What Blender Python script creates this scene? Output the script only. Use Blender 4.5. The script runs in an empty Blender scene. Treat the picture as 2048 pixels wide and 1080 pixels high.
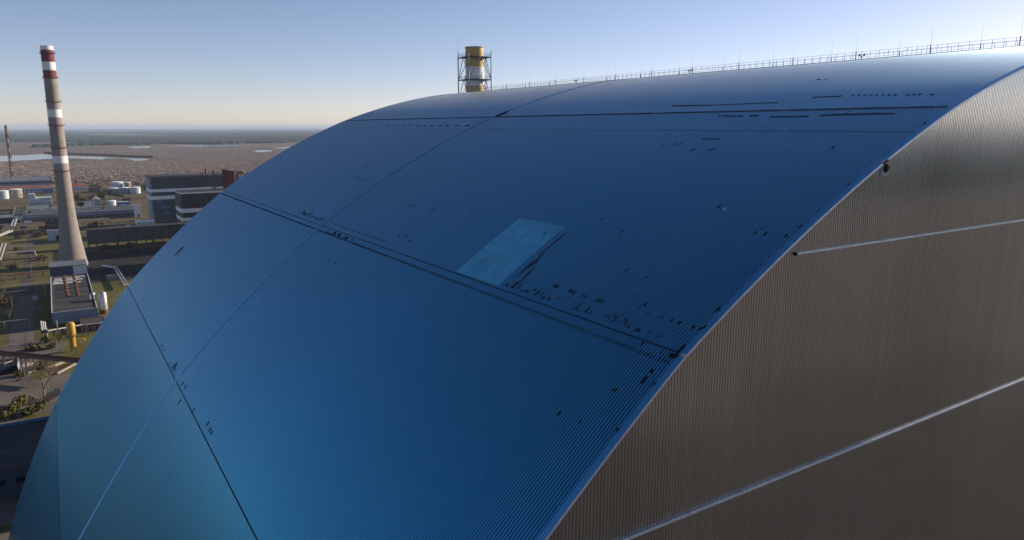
import bpy, bmesh, math, random
from mathutils import Vector, Matrix
import numpy as np

# ------------------------------------------------------------------ camera
S = bpy.context.scene
COL = S.collection
CAM = Vector((-111.733, -34.783, 98.306))
cd = bpy.data.cameras.new('camera')
co = bpy.data.objects.new('camera', cd)
COL.objects.link(co)
R_ = Vector((0.842557326, -0.538606352, -0.000591722))
U_ = Vector((0.10611104, 0.16491526, 0.9805832))
F_ = Vector((0.52805075, 0.82626034, -0.19610264))
M_ = Matrix((( R_.x, U_.x, -F_.x, CAM.x),
             ( R_.y, U_.y, -F_.y, CAM.y),
             ( R_.z, U_.z, -F_.z, CAM.z),
             (0, 0, 0, 1)))
co.matrix_world = M_
cd.sensor_width = 36.0
cd.lens = 36.0 * 1428.996 / 2048.0
cd.clip_start = 0.5
cd.clip_end = 200000.0
S.camera = co

# ------------------------------------------------------------------ sky, sun, exposure
SUN_EL = math.radians(18.0)
SUN_AZ = math.radians(90.0)        # clockwise from +Y, so nearly +X
w = bpy.data.worlds.new('World')
S.world = w
w.use_nodes = True
wn = w.node_tree.nodes
wl = w.node_tree.links
wn.clear()
wo = wn.new('ShaderNodeOutputWorld')
bg = wn.new('ShaderNodeBackground')
sk = wn.new('ShaderNodeTexSky')
sk.sky_type = 'NISHITA'
sk.sun_disc = False
sk.sun_elevation = SUN_EL
sk.sun_rotation = SUN_AZ
sk.altitude = 100.0
sk.air_density = 0.65
sk.dust_density = 0.22
sk.ozone_density = 4.0
bg.inputs['Strength'].default_value = 0.099
wb = wn.new('ShaderNodeMix')            # the camera's white balance, one tint for the whole sky
wb.data_type = 'RGBA'; wb.blend_type = 'MULTIPLY'; wb.inputs[0].default_value = 1.0
wb.inputs[7].default_value = (1.60, 1.12, 0.94, 1.0)
wl.new(sk.outputs[0], wb.inputs[6])
wl.new(wb.outputs[2], bg.inputs['Color'])
wl.new(bg.outputs[0], wo.inputs['Surface'])

sd = bpy.data.lights.new('sun', 'SUN')
sd.energy = 5.0
sd.angle = math.radians(0.5)
sd.color = (1.0, 0.87, 0.70)
so = bpy.data.objects.new('sun', sd)
COL.objects.link(so)
sv = Vector((math.sin(SUN_AZ) * math.cos(SUN_EL), math.cos(SUN_AZ) * math.cos(SUN_EL), math.sin(SUN_EL)))
so.rotation_euler = sv.to_track_quat('Z', 'Y').to_euler()
so.location = (300, 0, 300)

S.view_settings.view_transform = 'Standard'
S.view_settings.look = 'None'
S.view_settings.gamma = 1.0
S.view_settings.exposure = 0.44
S.view_settings.use_curve_mapping = False
S.render.engine = 'CYCLES'
S.cycles.max_bounces = 6
S.cycles.volume_bounces = 0

# ------------------------------------------------------------------ helpers
def tag(o, label=None, cat=None, group=None, kind=None):
    if label: o['label'] = label
    if cat: o['category'] = cat
    if group: o['group'] = group
    if kind: o['kind'] = kind
    return o

def empty(name, loc, label, cat, group=None):
    o = bpy.data.objects.new(name, None)
    COL.objects.link(o)
    o.location = loc
    o.empty_display_size = 0.5
    return tag(o, label, cat, group)

def root_loc(o):
    v = Vector((0, 0, 0))
    while o is not None:
        v = v + Vector(o.location)
        o = o.parent
    return v

class MB:
    """collects faces in world coordinates and links them as one mesh object"""
    def __init__(self):
        self.v = []; self.f = []; self.m = []; self.cur = 0
    def face(self, pts):
        b = len(self.v)
        self.v += [tuple(p) for p in pts]
        self.f.append(tuple(range(b, b + len(pts)))); self.m.append(self.cur)
        return self
    def hexa(self, p):
        b = len(self.v); self.v += [tuple(q) for q in p]
        for a in ((0,3,2,1),(4,5,6,7),(0,1,5,4),(1,2,6,5),(2,3,7,6),(3,0,4,7)):
            self.f.append(tuple(b + i for i in a)); self.m.append(self.cur)
        return self
    def box(self, x0, x1, y0, y1, z0, z1):
        return self.hexa([(x0,y0,z0),(x1,y0,z0),(x1,y1,z0),(x0,y1,z0),(x0,y0,z1),(x1,y0,z1),(x1,y1,z1),(x0,y1,z1)])
    def bar(self, a, b, w, h=None, up=(0,0,1)):
        h = h or w
        a = Vector(a); b = Vector(b); d = (b - a)
        if d.length < 1e-6: return self
        d.normalize(); u = Vector(up)
        if abs(d.dot(u)) > 0.98: u = Vector((0, 1, 0))
        s = d.cross(u).normalized(); t = s.cross(d).normalized()
        s = s * w / 2; t = t * h / 2
        return self.hexa([a-s-t, a+s-t, a+s+t, a-s+t, b-s-t, b+s-t, b+s+t, b-s+t])
    def tube(self, a, b, r0, r1=None, n=8, cap=True):
        r1 = r0 if r1 is None else r1
        a = Vector(a); b = Vector(b); d = (b - a)
        if d.length < 1e-6: return self
        d.normalize(); u = Vector((0, 0, 1)) if abs(d.z) < 0.95 else Vector((1, 0, 0))
        s = d.cross(u).normalized(); t = s.cross(d).normalized()
        B = len(self.v)
        for (c, r) in ((a, r0), (b, r1)):
            for i in range(n):
                g = 2 * math.pi * i / n
                self.v.append(tuple(c + (s * math.cos(g) + t * math.sin(g)) * r))
        for i in range(n):
            j = (i + 1) % n
            self.f.append((B+i, B+j, B+n+j, B+n+i)); self.m.append(self.cur)
        if cap:
            self.f.append(tuple(B + i for i in reversed(range(n)))); self.m.append(self.cur)
            self.f.append(tuple(B + n + i for i in range(n))); self.m.append(self.cur)
        return self
    def lathe(self, cx, cy, prof, n=32, cap_top=True, cap_bot=True):
        B = len(self.v)
        for (r, z) in prof:
            for i in range(n):
                g = 2 * math.pi * i / n
                self.v.append((cx + r * math.cos(g), cy + r * math.sin(g), z))
        for k in range(len(prof) - 1):
            for i in range(n):
                j = (i + 1) % n
                self.f.append((B+k*n+i, B+k*n+j, B+(k+1)*n+j, B+(k+1)*n+i)); self.m.append(self.cur)
        if cap_bot:
            self.f.append(tuple(B + i for i in reversed(range(n)))); self.m.append(self.cur)
        if cap_top:
            q = B + (len(prof) - 1) * n
            self.f.append(tuple(q + i for i in range(n))); self.m.append(self.cur)
        return self
    def build(self, name, mat, parent=None, smooth=False):
        me = bpy.data.meshes.new(name)
        off = root_loc(parent) if parent is not None else Vector((0, 0, 0))
        vs = np.array(self.v, dtype=np.float64) - np.array(off)
        me.from_pydata(vs.tolist(), [], self.f)
        mats = mat if isinstance(mat, (list, tuple)) else [mat]
        for m in mats: me.materials.append(m)
        if len(mats) > 1: me.polygons.foreach_set('material_index', self.m)
        if smooth == True:
            me.polygons.foreach_set('use_smooth', [True] * len(self.f))
        elif smooth == 'angle':
            me.polygons.foreach_set('use_smooth', [True] * len(self.f))
            me.set_sharp_from_angle(angle=math.radians(35))
        me.update()
        o = bpy.data.objects.new(name, me)
        COL.objects.link(o)
        if parent is not None: o.parent = parent
        return o

def copy_tree(o, parent=None):
    c = o.copy(); COL.objects.link(c); c.parent = parent
    for ch in list(o.children): copy_tree(ch, c)
    return c

# ------------------------------------------------------------------ materials
def mat(name, col, rough=0.8, metal=0.0, var=0.0, scale=1.0, stretch=(1,1,1), col2=None, bump=0.0, bscale=None, spec=None, detail=4.0):
    if metal < 0.5:
        col = tuple(c * 0.74 for c in col); col2 = col2 and tuple(c * 0.74 for c in col2)
    m = bpy.data.materials.new(name); m.use_nodes = True
    n = m.node_tree.nodes; l = m.node_tree.links
    b = n['Principled BSDF']
    b.inputs['Roughness'].default_value = rough
    b.inputs['Metallic'].default_value = metal
    if spec is not None: b.inputs['Specular IOR Level'].default_value = spec
    b.inputs['Base Color'].default_value = (*col, 1)
    if var > 0 or col2:
        tc = n.new('ShaderNodeTexCoord'); mp = n.new('ShaderNodeMapping')
        mp.inputs['Scale'].default_value = stretch
        nz = n.new('ShaderNodeTexNoise'); nz.inputs['Scale'].default_value = scale; nz.inputs['Detail'].default_value = detail
        nz.inputs['Roughness'].default_value = 0.6
        rp = n.new('ShaderNodeValToRGB')
        c2 = col2 or tuple(c * (1 - var) for c in col)
        c1 = col if col2 else tuple(min(1, c * (1 + var)) for c in col)
        rp.color_ramp.elements[0].position = 0.35; rp.color_ramp.elements[0].color = (*c2, 1)
        rp.color_ramp.elements[1].position = 0.68; rp.color_ramp.elements[1].color = (*c1, 1)
        l.new(tc.outputs['Object'], mp.inputs[0]); l.new(mp.outputs[0], nz.inputs['Vector'])
        l.new(nz.outputs['Fac'], rp.inputs['Fac']); l.new(rp.outputs['Color'], b.inputs['Base Color'])
        if bump > 0:
            n2 = n.new('ShaderNodeTexNoise'); n2.inputs['Scale'].default_value = bscale or scale * 4; n2.inputs['Detail'].default_value = 5
            l.new(mp.outputs[0], n2.inputs['Vector'])
            bp = n.new('ShaderNodeBump'); bp.inputs['Strength'].default_value = bump; bp.inputs['Distance'].default_value = 0.1
            l.new(n2.outputs['Fac'], bp.inputs['Height']); l.new(bp.outputs[0], b.inputs['Normal'])
    return m

def metal_sheet(name, col, col2, rough, metal, streak=(0.02, 1.6, 0.02), rvar=0.06, big=0.03):
    """weathered sheet metal: streaks running along the ribs, broad soft blotches and uneven gloss"""
    m = bpy.data.materials.new(name); m.use_nodes = True
    n = m.node_tree.nodes; l = m.node_tree.links
    b = n['Principled BSDF']; b.inputs['Metallic'].default_value = metal
    tc = n.new('ShaderNodeTexCoord'); mp = n.new('ShaderNodeMapping'); mp.inputs['Scale'].default_value = streak
    n1 = n.new('ShaderNodeTexNoise'); n1.inputs['Scale'].default_value = 1.0; n1.inputs['Detail'].default_value = 6
    n2 = n.new('ShaderNodeTexNoise'); n2.inputs['Scale'].default_value = big; n2.inputs['Detail'].default_value = 2
    n2.inputs['Roughness'].default_value = 0.65
    ad = n.new('ShaderNodeMath'); ad.operation = 'ADD'
    rp = n.new('ShaderNodeValToRGB')
    rp.color_ramp.elements[0].position = 0.25; rp.color_ramp.elements[0].color = (*col2, 1)
    rp.color_ramp.elements[1].position = 0.75; rp.color_ramp.elements[1].color = (*col, 1)
    hf = n.new('ShaderNodeMath'); hf.operation = 'MULTIPLY'; hf.inputs[1].default_value = 0.5
    l.new(tc.outputs['Object'], mp.inputs[0]); l.new(mp.outputs[0], n1.inputs['Vector']); l.new(tc.outputs['Object'], n2.inputs['Vector'])
    l.new(n1.outputs['Fac'], ad.inputs[0]); l.new(n2.outputs['Fac'], ad.inputs[1]); l.new(ad.outputs[0], hf.inputs[0])
    l.new(hf.outputs[0], rp.inputs['Fac']); l.new(rp.outputs['Color'], b.inputs['Base Color'])
    mr = n.new('ShaderNodeMapRange'); mr.inputs['To Min'].default_value = rough - rvar; mr.inputs['To Max'].default_value = rough + rvar
    mr.inputs['From Min'].default_value = 0.0; mr.inputs['From Max'].default_value = 1.0
    l.new(n2.outputs['Fac'], mr.inputs['Value']); l.new(mr.outputs[0], b.inputs['Roughness'])
    return m

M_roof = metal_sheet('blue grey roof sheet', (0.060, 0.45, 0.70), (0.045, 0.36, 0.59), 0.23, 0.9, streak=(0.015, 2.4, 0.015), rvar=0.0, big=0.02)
M_pan = metal_sheet('shade dark sheet valley', (0.018, 0.215, 0.375), (0.012, 0.165, 0.31), 0.27, 0.9, streak=(0.015, 2.4, 0.015), rvar=0.0, big=0.02)  # rib shade painted in: valleys and rib sides darker than the crests
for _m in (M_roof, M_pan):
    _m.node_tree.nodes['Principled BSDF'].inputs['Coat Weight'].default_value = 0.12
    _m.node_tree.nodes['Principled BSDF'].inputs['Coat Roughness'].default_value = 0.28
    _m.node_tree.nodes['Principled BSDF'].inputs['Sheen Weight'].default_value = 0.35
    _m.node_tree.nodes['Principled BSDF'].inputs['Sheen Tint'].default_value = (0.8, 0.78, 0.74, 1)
M_gpan = metal_sheet('rust streaked shade dark valley', (0.50, 0.525, 0.535), (0.32, 0.32, 0.31), 0.16, 1.0, streak=(1.6, 0.02, 0.03))  # rib shade painted into the darker valleys, along with rust streaks
M_gable = metal_sheet('stainless wall sheet', (0.58, 0.625, 0.645), (0.42, 0.445, 0.455), 0.14, 1.0, streak=(1.3, 0.02, 0.02))
M_trim = metal_sheet('edge flashing', (0.12, 0.40, 0.66), (0.09, 0.33, 0.56), 0.42, 1.0)
M_lip = mat('bright flashing face', (0.66, 0.72, 0.80), 0.45, 0.6, var=0.12, scale=0.8)
M_joint = metal_sheet('joint cover sheet', (0.14, 0.44, 0.66), (0.10, 0.35, 0.56), 0.4, 0.9)
M_dark = mat('black rubber seal', (0.012, 0.015, 0.022), 0.9, 0, spec=0.1)
M_dot = mat('dark clip', (0.02, 0.03, 0.05), 0.85, 0, spec=0.1)
M_grime = mat('brown grime', (0.055, 0.045, 0.045), 0.9, 0, var=0.5, scale=6.0, spec=0.1)
M_sheets = [metal_sheet('smooth repair sheet', (0.17 * k, 0.63 * k, 0.80 * k), (0.08 * k, 0.44 * k, 0.62 * k), 0.38, 0.9, streak=(0.5, 0.9, 0.5), big=0.45) for k in (1.0, .97, .92, 1.02)]
M_pale = mat('pale scraped metal', (0.62, 0.66, 0.70), 0.5, 0.3)

# ------------------------------------------------------------------ the great arch: profile
KT = np.radians([0, 15, 30, 45, 60, 75, 95])
KR = np.array([108.4915, 107.95, 109.0323, 111.6708, 115.9155, 121.7692, 133.4663])
_xs = np.concatenate([-KT[:0:-1], KT]); _ys = np.concatenate([KR[:0:-1], KR])
def _spl():
    n = len(_xs); h = np.diff(_xs); A = np.zeros((n, n)); b = np.zeros(n); A[0, 0] = A[-1, -1] = 1
    for i in range(1, n - 1):
        A[i, i-1] = h[i-1]; A[i, i] = 2 * (h[i-1] + h[i]); A[i, i+1] = h[i]
        b[i] = 6 * ((_ys[i+1] - _ys[i]) / h[i] - (_ys[i] - _ys[i-1]) / h[i-1])
    return np.linalg.solve(A, b)
_m2 = _spl()
SEAMS = [-90.0, -74.2, -58.9, -42.3, -22.4, 22.4, 42.3, 58.9, 74.2, 91.0]
def rad_at(deg):
    th = math.radians(deg)
    i = min(max(int(np.searchsorted(_xs, th)) - 1, 0), len(_xs) - 2)
    a = _xs[i+1] - th; c = th - _xs[i]; h = _xs[i+1] - _xs[i]
    r = _m2[i]*a**3/6/h + _m2[i+1]*c**3/6/h + (_ys[i]/h - _m2[i]*h/6)*a + (_ys[i+1]/h - _m2[i+1]*h/6)*c
    for s0, s1 in zip(SEAMS, SEAMS[1:]):
        if s0 <= deg <= s1 and abs(s0 + s1) > 1:
            u = (deg - s0) / (s1 - s0); r -= 0.32 * 4 * u * (1 - u)
    return r
def P(deg, y, off=0.0):
    """point on the arch skin; deg from the crown towards the left, off = metres outwards"""
    def q(d):
        r = rad_at(d); t = math.radians(d); return Vector((-r * math.sin(t), 0, r * math.cos(t)))
    p = q(deg)
    if off:
        t = q(deg + 0.2) - q(deg - 0.2)
        n = Vector((t.z, 0, -t.x)).normalized()
        if n.dot(p) < 0: n = -n
        p = p + n * off
    return Vector((p.x, y, p.z))
ARC_M = 1.93                       # metres per degree, roughly
LEN = 162.0; MID = 82.16

arch = empty('arch_building', (0, 0, 0), 'enormous blue grey ribbed metal arch building with a flat end wall', 'arch building')

PITCH = 0.30
def ribbed(d0, d1, y0, y1, name, m):
    n = max(2, int(round(abs(d1 - d0) / 1.3)))
    ds = np.linspace(d0, d1, n + 1)
    lo = np.array([P(d, 0, 0.0) for d in ds]); hi = np.array([P(d, 0, 0.075) for d in ds])
    k = int((y1 - y0) / PITCH); pit = (y1 - y0) / k
    prof = [(0.0, 0), (0.34, 0), (0.46, 1), (0.86, 1), (0.98, 0)]
    V = []; Fc = []; b = 0; row = len(ds); mi = []
    for i in range(k):
        yb = y0 + i * pit
        pts = [(yb + u * pit, h) for u, h in prof] + [(yb + pit, 0)]
        for (ya, ha), (yc, hc) in zip(pts, pts[1:]):
            A = (hi if ha else lo).copy(); A[:, 1] = ya
            B = (hi if hc else lo).copy(); B[:, 1] = yc
            V.append(A); V.append(B)
            for j in range(row - 1):
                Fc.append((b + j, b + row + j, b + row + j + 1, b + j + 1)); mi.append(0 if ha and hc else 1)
            b += 2 * row
    me = bpy.data.meshes.new(name)
    me.from_pydata(np.concatenate(V).tolist(), [], Fc)
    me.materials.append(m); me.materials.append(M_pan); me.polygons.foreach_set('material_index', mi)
    me.polygons.foreach_set('use_smooth', [True] * len(Fc)); me.update()
    o = bpy.data.objects.new(name, me); COL.objects.link(o); o.parent = arch
    return o
def plain(d0, d1, y0, y1, name, m):
    mb = MB(); ds = np.linspace(d0, d1, max(2, int(abs(d1 - d0) / 2)) + 1)
    for a, c in zip(ds, ds[1:]):
        mb.face([P(a, y0), P(a, y1), P(c, y1), P(c, y0)])
    return mb.build(name, m, arch)
BANDS = [(-22.4, 22.4), (22.4, 42.3), (42.3, 58.9), (58.9, 74.2), (74.2, 91.0)]
PATCH = (26.05, 35.05, 36.95, 42.15)           # the smooth repair field: y0, y1, deg0, deg1
for (ya, yb) in ((0.42, MID - 0.28), (MID + 0.28, LEN - 0.5)):
    for (a, c) in BANDS:
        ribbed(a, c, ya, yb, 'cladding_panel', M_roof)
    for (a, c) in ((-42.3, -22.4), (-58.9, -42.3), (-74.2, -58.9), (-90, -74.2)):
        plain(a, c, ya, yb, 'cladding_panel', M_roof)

# flashing along both ends: short lengths, each a piece
def end_trim(y_in, y_out, face_y, d0, d1):
    mb = MB(); mb.cur = 0
    ds = np.linspace(d0 + 0.004, d1 - 0.004, 4)
    for a, c in zip(ds, ds[1:]):
        mb.face([P(a, y_in, .10), P(a, y_out, .10), P(c, y_out, .10), P(c, y_in, .10)])
        mb.cur = 1
        mb.face([P(a, y_out, .10), P(a, y_out, -.10), P(c, y_out, -.10), P(c, y_out, .10)])
        mb.cur = 0
        mb.face([P(a, y_in, .10), P(a, y_in, -.02), P(c, y_in, -.02), P(c, y_in, .10)])
    for d in (ds[0], ds[-1]):
        mb.face([P(d, y_in, .10), P(d, y_out, .10), P(d, y_out, -.1), P(d, y_in, -.1)])
    return mb.build('edge_trim', [M_trim, M_lip], arch)
d = -22.0
while d < 90:
    end_trim(0.46, -0.16, -0.16, d, d + 2.8); d += 2.8
d = -22.0
while d < 90:
    end_trim(LEN - 0.55, LEN + 0.15, LEN + 0.15, d, d + 5.6); d += 5.6
# the raised joint between the two halves
d = -22.0
while d < 90:
    mb = MB(); ds = np.linspace(d, d + 3.98, 4)
    for a, c in zip(ds, ds[1:]):
        A = [(MID - .30, -.02), (MID - .29, .09), (MID - .15, .17), (MID + .15, .17), (MID + .29, .09), (MID + .30, -.02)]
        for (y1, o1), (y2, o2) in zip(A, A[1:]):
            mb.face([P(a, y1, o1), P(a, y2, o2), P(c, y2, o2), P(c, y1, o1)])
    mb.build('joint_cover', M_joint, arch, smooth=False); d += 4.0

# long seams running the length of the arch
def strip(deg, y0, y1, w_m, h, name, m):
    mb = MB(); a = deg - w_m / ARC_M / 2; c = deg + w_m / ARC_M / 2
    mb.hexa([P(c, y0, 0.0), P(a, y0, 0.0), P(a, y1, 0.0), P(c, y1, 0.0), P(c, y0, h), P(a, y0, h), P(a, y1, h), P(c, y1, h)])
    return mb.build(name, m, arch)
def clip_row(deg, y0, y1, dw, m, skip=0.0, yw=0.17, seed=1, h=0.10):
    rnd = random.Random(seed); mb = MB(); n = int((y1 - y0) / PITCH); pit = (y1 - y0) / n
    for i in range(n):
        if rnd.random() < skip: continue
        y = y0 + (i + 0.05) * pit; e = dw / ARC_M / 2 * rnd.uniform(.75, 1.2)
        mb.hexa([P(deg+e, y, -.01), P(deg-e, y, -.01), P(deg-e, y+yw, -.01), P(deg+e, y+yw, -.01),
                 P(deg+e, y, h), P(deg-e, y, h), P(deg-e, y+yw, h), P(deg+e, y+yw, h)])
    o = mb.build('clip_row', m, arch); o['kind'] = 'stuff'; return o
H1 = (0.62, MID - 0.3); H2 = (MID + 0.3, LEN - 0.55)
for n_, (a, c) in enumerate((H1, H2)):
    strip(22.42, a, c, 0.10, 0.085, 'seam_strip', M_dark)
    clip_row(22.35, a + .1, c, 0.46, M_dot, 0.06, 0.15, 3 + n_)
    strip(25.42, a, c, 0.05, 0.078, 'seam_strip', M_dot)
    strip(42.28, a, c, 0.08, 0.10, 'seam_strip', M_dark)
    clip_row(42.80, a + .1, c, 0.30, M_dot, 0.05, 0.11, 7 + n_)
    strip(58.88, a, c, 0.14, 0.085, 'seam_strip', M_dot)
    strip(74.2, a, c, 0.08, 0.08, 'seam_strip', M_dot)
strip(41.75, 56.0, 79.5, 0.06, 0.085, 'seam_strip', M_dark)

# end walls
GP = 0.30
ZL = [88.5, 69.4]
def arch_top(x):
    lo, hi = -90.0, 91.0
    for _ in range(40):
        m = (lo + hi) / 2
        if P(m, 0).x > x: lo = m
        else: hi = m
    return P((lo + hi) / 2, 0).z
def gable_panel(x0, x1, zb, zt, ribs=True):
    k = max(1, int(round((x1 - x0) / GP))) if ribs else 40
    pit = (x1 - x0) / k; mb = MB()
    prof = [(0, 0), (0.40, 0), (0.48, -0.045), (0.90, -0.045), (0.98, 0), (1, 0)] if ribs else [(0, 0), (1, 0)]
    tops = {}
    for i in range(k):
        for (u0, a0), (u1, a1) in zip(prof, prof[1:]):
            xa = x0 + (i + u0) * pit; xb = x0 + (i + u1) * pit
            ta = min(zt, max(zb, arch_top(xa) - .05)); tb = min(zt, max(zb, arch_top(xb) - .05))
            if ta <= zb and tb <= zb: continue
            mb.cur = 0 if (a0 < 0 and a1 < 0) or not ribs else 1
            mb.face([(xa, a0, zb), (xb, a1, zb), (xb, a1, tb), (xa, a0, ta)])
    return mb.build('wall_panel', [M_gable, M_gpan], arch)
gable_panel(-104, 8, 69.41, 88.49); gable_panel(-80, 8, 88.51, 120); gable_panel(-129, 8, 0, 69.39)
gable_panel(8, 129.5, 0, 120, False)
mb = MB()
ds = np.linspace(-90, 91, 60)
mb.face([P(q, LEN - 0.1, -.05) for q in ds]); mb.build('far_wall', M_gable, arch)
# ledges (gutters) on the end wall: lengths with clamps
for z, xs in ((88.5, -63.0), (69.4, -91.5)):
    x = xs
    while x < 8:
        mb = MB(); x1 = min(x + 5.9, 8)
        mb.box(x + .01, x1, -0.26, -0.047, z - .06, z + .05)
        mb.box(x + .01, x1, -0.26, -0.235, z + .05, z + .10)
        o = mb.build('ledge', M_lip, arch)
        mb = MB(); mb.box(x1 - .06, x1 + .10, -0.28, -0.235, z - .11, z + .10)
        mb.build('clamp', M_pale, o); x += 5.98
mb = MB(); mb.box(-63.15, -63.01, -.24, -.05, 88.38, 88.62); mb.build('ledge_end', M_dark, arch)

# the smooth repair field: sheets laid edge to edge over the ribs
y0, y1, a, c = PATCH
ny, nd = 4, 8
patch = None
rnd = random.Random(5)
for i in range(ny):
    for j in range(nd):
        ya = y0 + (y1 - y0) * i / ny; yb = y0 + (y1 - y0) * (i + 1) / ny
        da = a + (c - a) * j / nd; db = a + (c - a) * (j + 1) / nd
        g = 0.012; gd = g / ARC_M; h = 0.086 + rnd.uniform(-.003, .003)
        mb = MB(); mb.hexa([P(db-gd, ya+g, .02), P(da+gd, ya+g, .02), P(da+gd, yb-g, .02), P(db-gd, yb-g, .02),
                            P(db-gd, ya+g, h), P(da+gd, ya+g, h + rnd.uniform(-.006, .006)), P(da+gd, yb-g, h + rnd.uniform(-.006, .006)), P(db-gd, yb-g, h)])
        mb.build('repair_sheet', rnd.choice(M_sheets) if j > 0 else M_sheets[2], arch)

# ------------------------------------------------------------------ marks and fittings on the arch
def pix_ray(px, py):
    return F_ * 1428.996 + R_ * (px - 1024.0) + U_ * (540.0 - py)
def G(px, py, z=0.0):
    """the point at height z that the photograph shows at this place"""
    d = pix_ray(px, py); t = (z - CAM.z) / d.z
    return CAM + d * t
def on_plane(px, py, axis, val):
    d = pix_ray(px, py); t = (val - CAM[axis]) / d[axis]; return CAM + d * t
def height_at(px, py, x, y):
    d = pix_ray(px, py); t = math.hypot(x - CAM.x, y - CAM.y) / math.hypot(d.x, d.y); return CAM.z + d.z * t
def arch_hit(px, py):
    d = pix_ray(px, py).normalized(); lo = None
    t = 8.0
    while t < 420:
        p = CAM + d * t; deg = math.degrees(math.atan2(-p.x, p.z))
        if math.hypot(p.x, p.z) < rad_at(max(-89, min(90, deg))) and -0.5 < p.y < LEN: return deg, p.y
        t += 0.15
    return None
def patch_box(deg, y, ld, ly, m, name='roof_patch', h=0.11):
    e = ld / ARC_M / 2
    mb = MB(); a, c = deg - e, deg + e; y0, y1 = y - ly / 2, y + ly / 2
    mb.hexa([P(c, y0, -.01), P(a, y0, -.01), P(a, y1, -.01), P(c, y1, -.01), P(c, y0, h), P(a, y0, h), P(a, y1, h), P(c, y1, h)])
    return mb.build(name, m, arch)
rnd = random.Random(11)
dots = [(1110,573),(1115,575),(1141,583),(1146,585),(1150,587),(1166,592),(1172,594),(1194,601),(1201,603),(1206,605),(1279,620),(1292,611),
 (1299,627),(1324,635),(1345,643),(1361,648),(1389,657),(1402,660),(1438,620),(1287,690),(1299,711),(1324,706),(1305,744),(1293,757),(1287,765),
 (1229,781),(1234,782),(1120,828),(1162,845),(1511,467),(1527,458),(1531,469),(1385,302),(1392,299),(1420,301),(1428,299),(1350,289),(1362,289),(1326,292),
 (1577,305),(1667,297),(1440,413),(1436,416),(1245,465),(1255,541),(1293,557),(713,357),(718,358),(727,361),(732,363),(728,338),(735,331),(668,292),(679,294),
 (1635,160),(1640,160),(1652,160),(818,411),(826,413),(866,420),(798,474),(812,474),(660,521),(671,527),(820,482),(1203,440),(1090,470)]
for (x, y) in dots:
    q = arch_hit(x, y)
    if not q: continue
    near = max(0.0, 1 - q[1] / 90)
    patch_box(q[0], q[1], rnd.uniform(.18, .36) + .35 * (1 - near), rnd.uniform(.11, .19), M_dark)
# patches sitting on the flashing at the near end
for (x, y) in [(1573,474),(1602,455),(1700,370),(1779,306),(1850,249),(1311,771),(1238,862),(1411,657)]:
    q = arch_hit(x, y)
    if q: patch_box(q[0], max(q[1], 0.12), rnd.uniform(.2, .36), rnd.uniform(.10, .17), M_dark, h=0.13)
# row of dashes near the crown line, far half
for x, ln in [(777,1.6),(795,1.0),(809,.7),(821,1.2),(836,1.3),(850,.9),(864,1.0),(880,1.2),(894,1.0),(914,1.1),(935,1.6)]:
    q = arch_hit(x, 252); patch_box(q[0], q[1], .35, ln, M_dark)
# broken dark lines on the upper part
def dashes(x0, y0, x1, y1, n, keep, m=M_dark, ld=.22):
    for i in range(n):
        if rnd.random() > keep: continue
        u = (i + .5) / n; q = arch_hit(x0 + (x1 - x0) * u, y0 + (y1 - y0) * u)
        if q: patch_box(q[0], q[1], ld * rnd.uniform(.8, 1.4), .24, m)
dashes(1345,213,1423,211.5,26,.95); dashes(1425,211.5,1556,206.5,22,1); dashes(1627,196,1690,193.5,10,.9, M_dot); dashes(1700,192.5,1870,190.5,14,.8, M_dot)
dashes(1437,233,1485,233.5,10,.9); dashes(1500,233,1518,233,4,1); dashes(1535,235.5,1618,234,14,.8); dashes(1640,232,1790,228.5,24,1)
dashes(1405,279,1440,279,5,.8, M_dot)
# long torn marks beside the repair field
for (x, y, l) in [(1046,545,2.2),(1050,541,2.6),(1055,537,2.4),(1060,531,1.6),(1070,529,2.0),(1051,556,2.2),(1056,552,1.5),(1030,572,1.6),(1040,574,1.2),(1065,540,1.2),(1075,520,2.4),(1088,505,2.0),(1120,478,2.2),(1104,492,2.0),(1060,545,2.0)]:
    q = arch_hit(x, y)
    if q: patch_box(q[0], q[1], l * .7, rnd.uniform(.05, .10), M_dark if rnd.random() < .6 else M_grime)
# grimy clutter along the main seam
for i in range(60):
    y = rnd.choice([rnd.uniform(1.6, 25.5), rnd.uniform(5, 14), rnd.uniform(17, 25)])
    patch_box(41.95 - abs(rnd.gauss(0, .20)), y, rnd.uniform(.12, .4), rnd.uniform(.05, .13), rnd.choice([M_dark, M_grime, M_grime, M_dot]))
for i in range(34):
    patch_box(41.85 - abs(rnd.gauss(0, .2)), rnd.uniform(83.5, 98), rnd.uniform(.15, .4), rnd.uniform(.12, .35), rnd.choice([M_dark, M_dot]))
for i in range(16):
    patch_box(42.5 + abs(rnd.gauss(0, .1)), rnd.uniform(66, 79), rnd.uniform(.3, .6), rnd.uniform(.15, .4), M_dot)
for (x, y) in [(322,688),(326,693),(330,701),(340,727),(346,734),(349,738),(352,741),(354,731),(372,775),(366,768),(360,804),(388,822),(417,848),(421,860),(424,866),(352,729)]:
    q = arch_hit(x, y)
    if q: patch_box(q[0], q[1], rnd.uniform(.4, .9), rnd.uniform(.2, .4), rnd.choice([M_dot, M_grime]))
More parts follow.
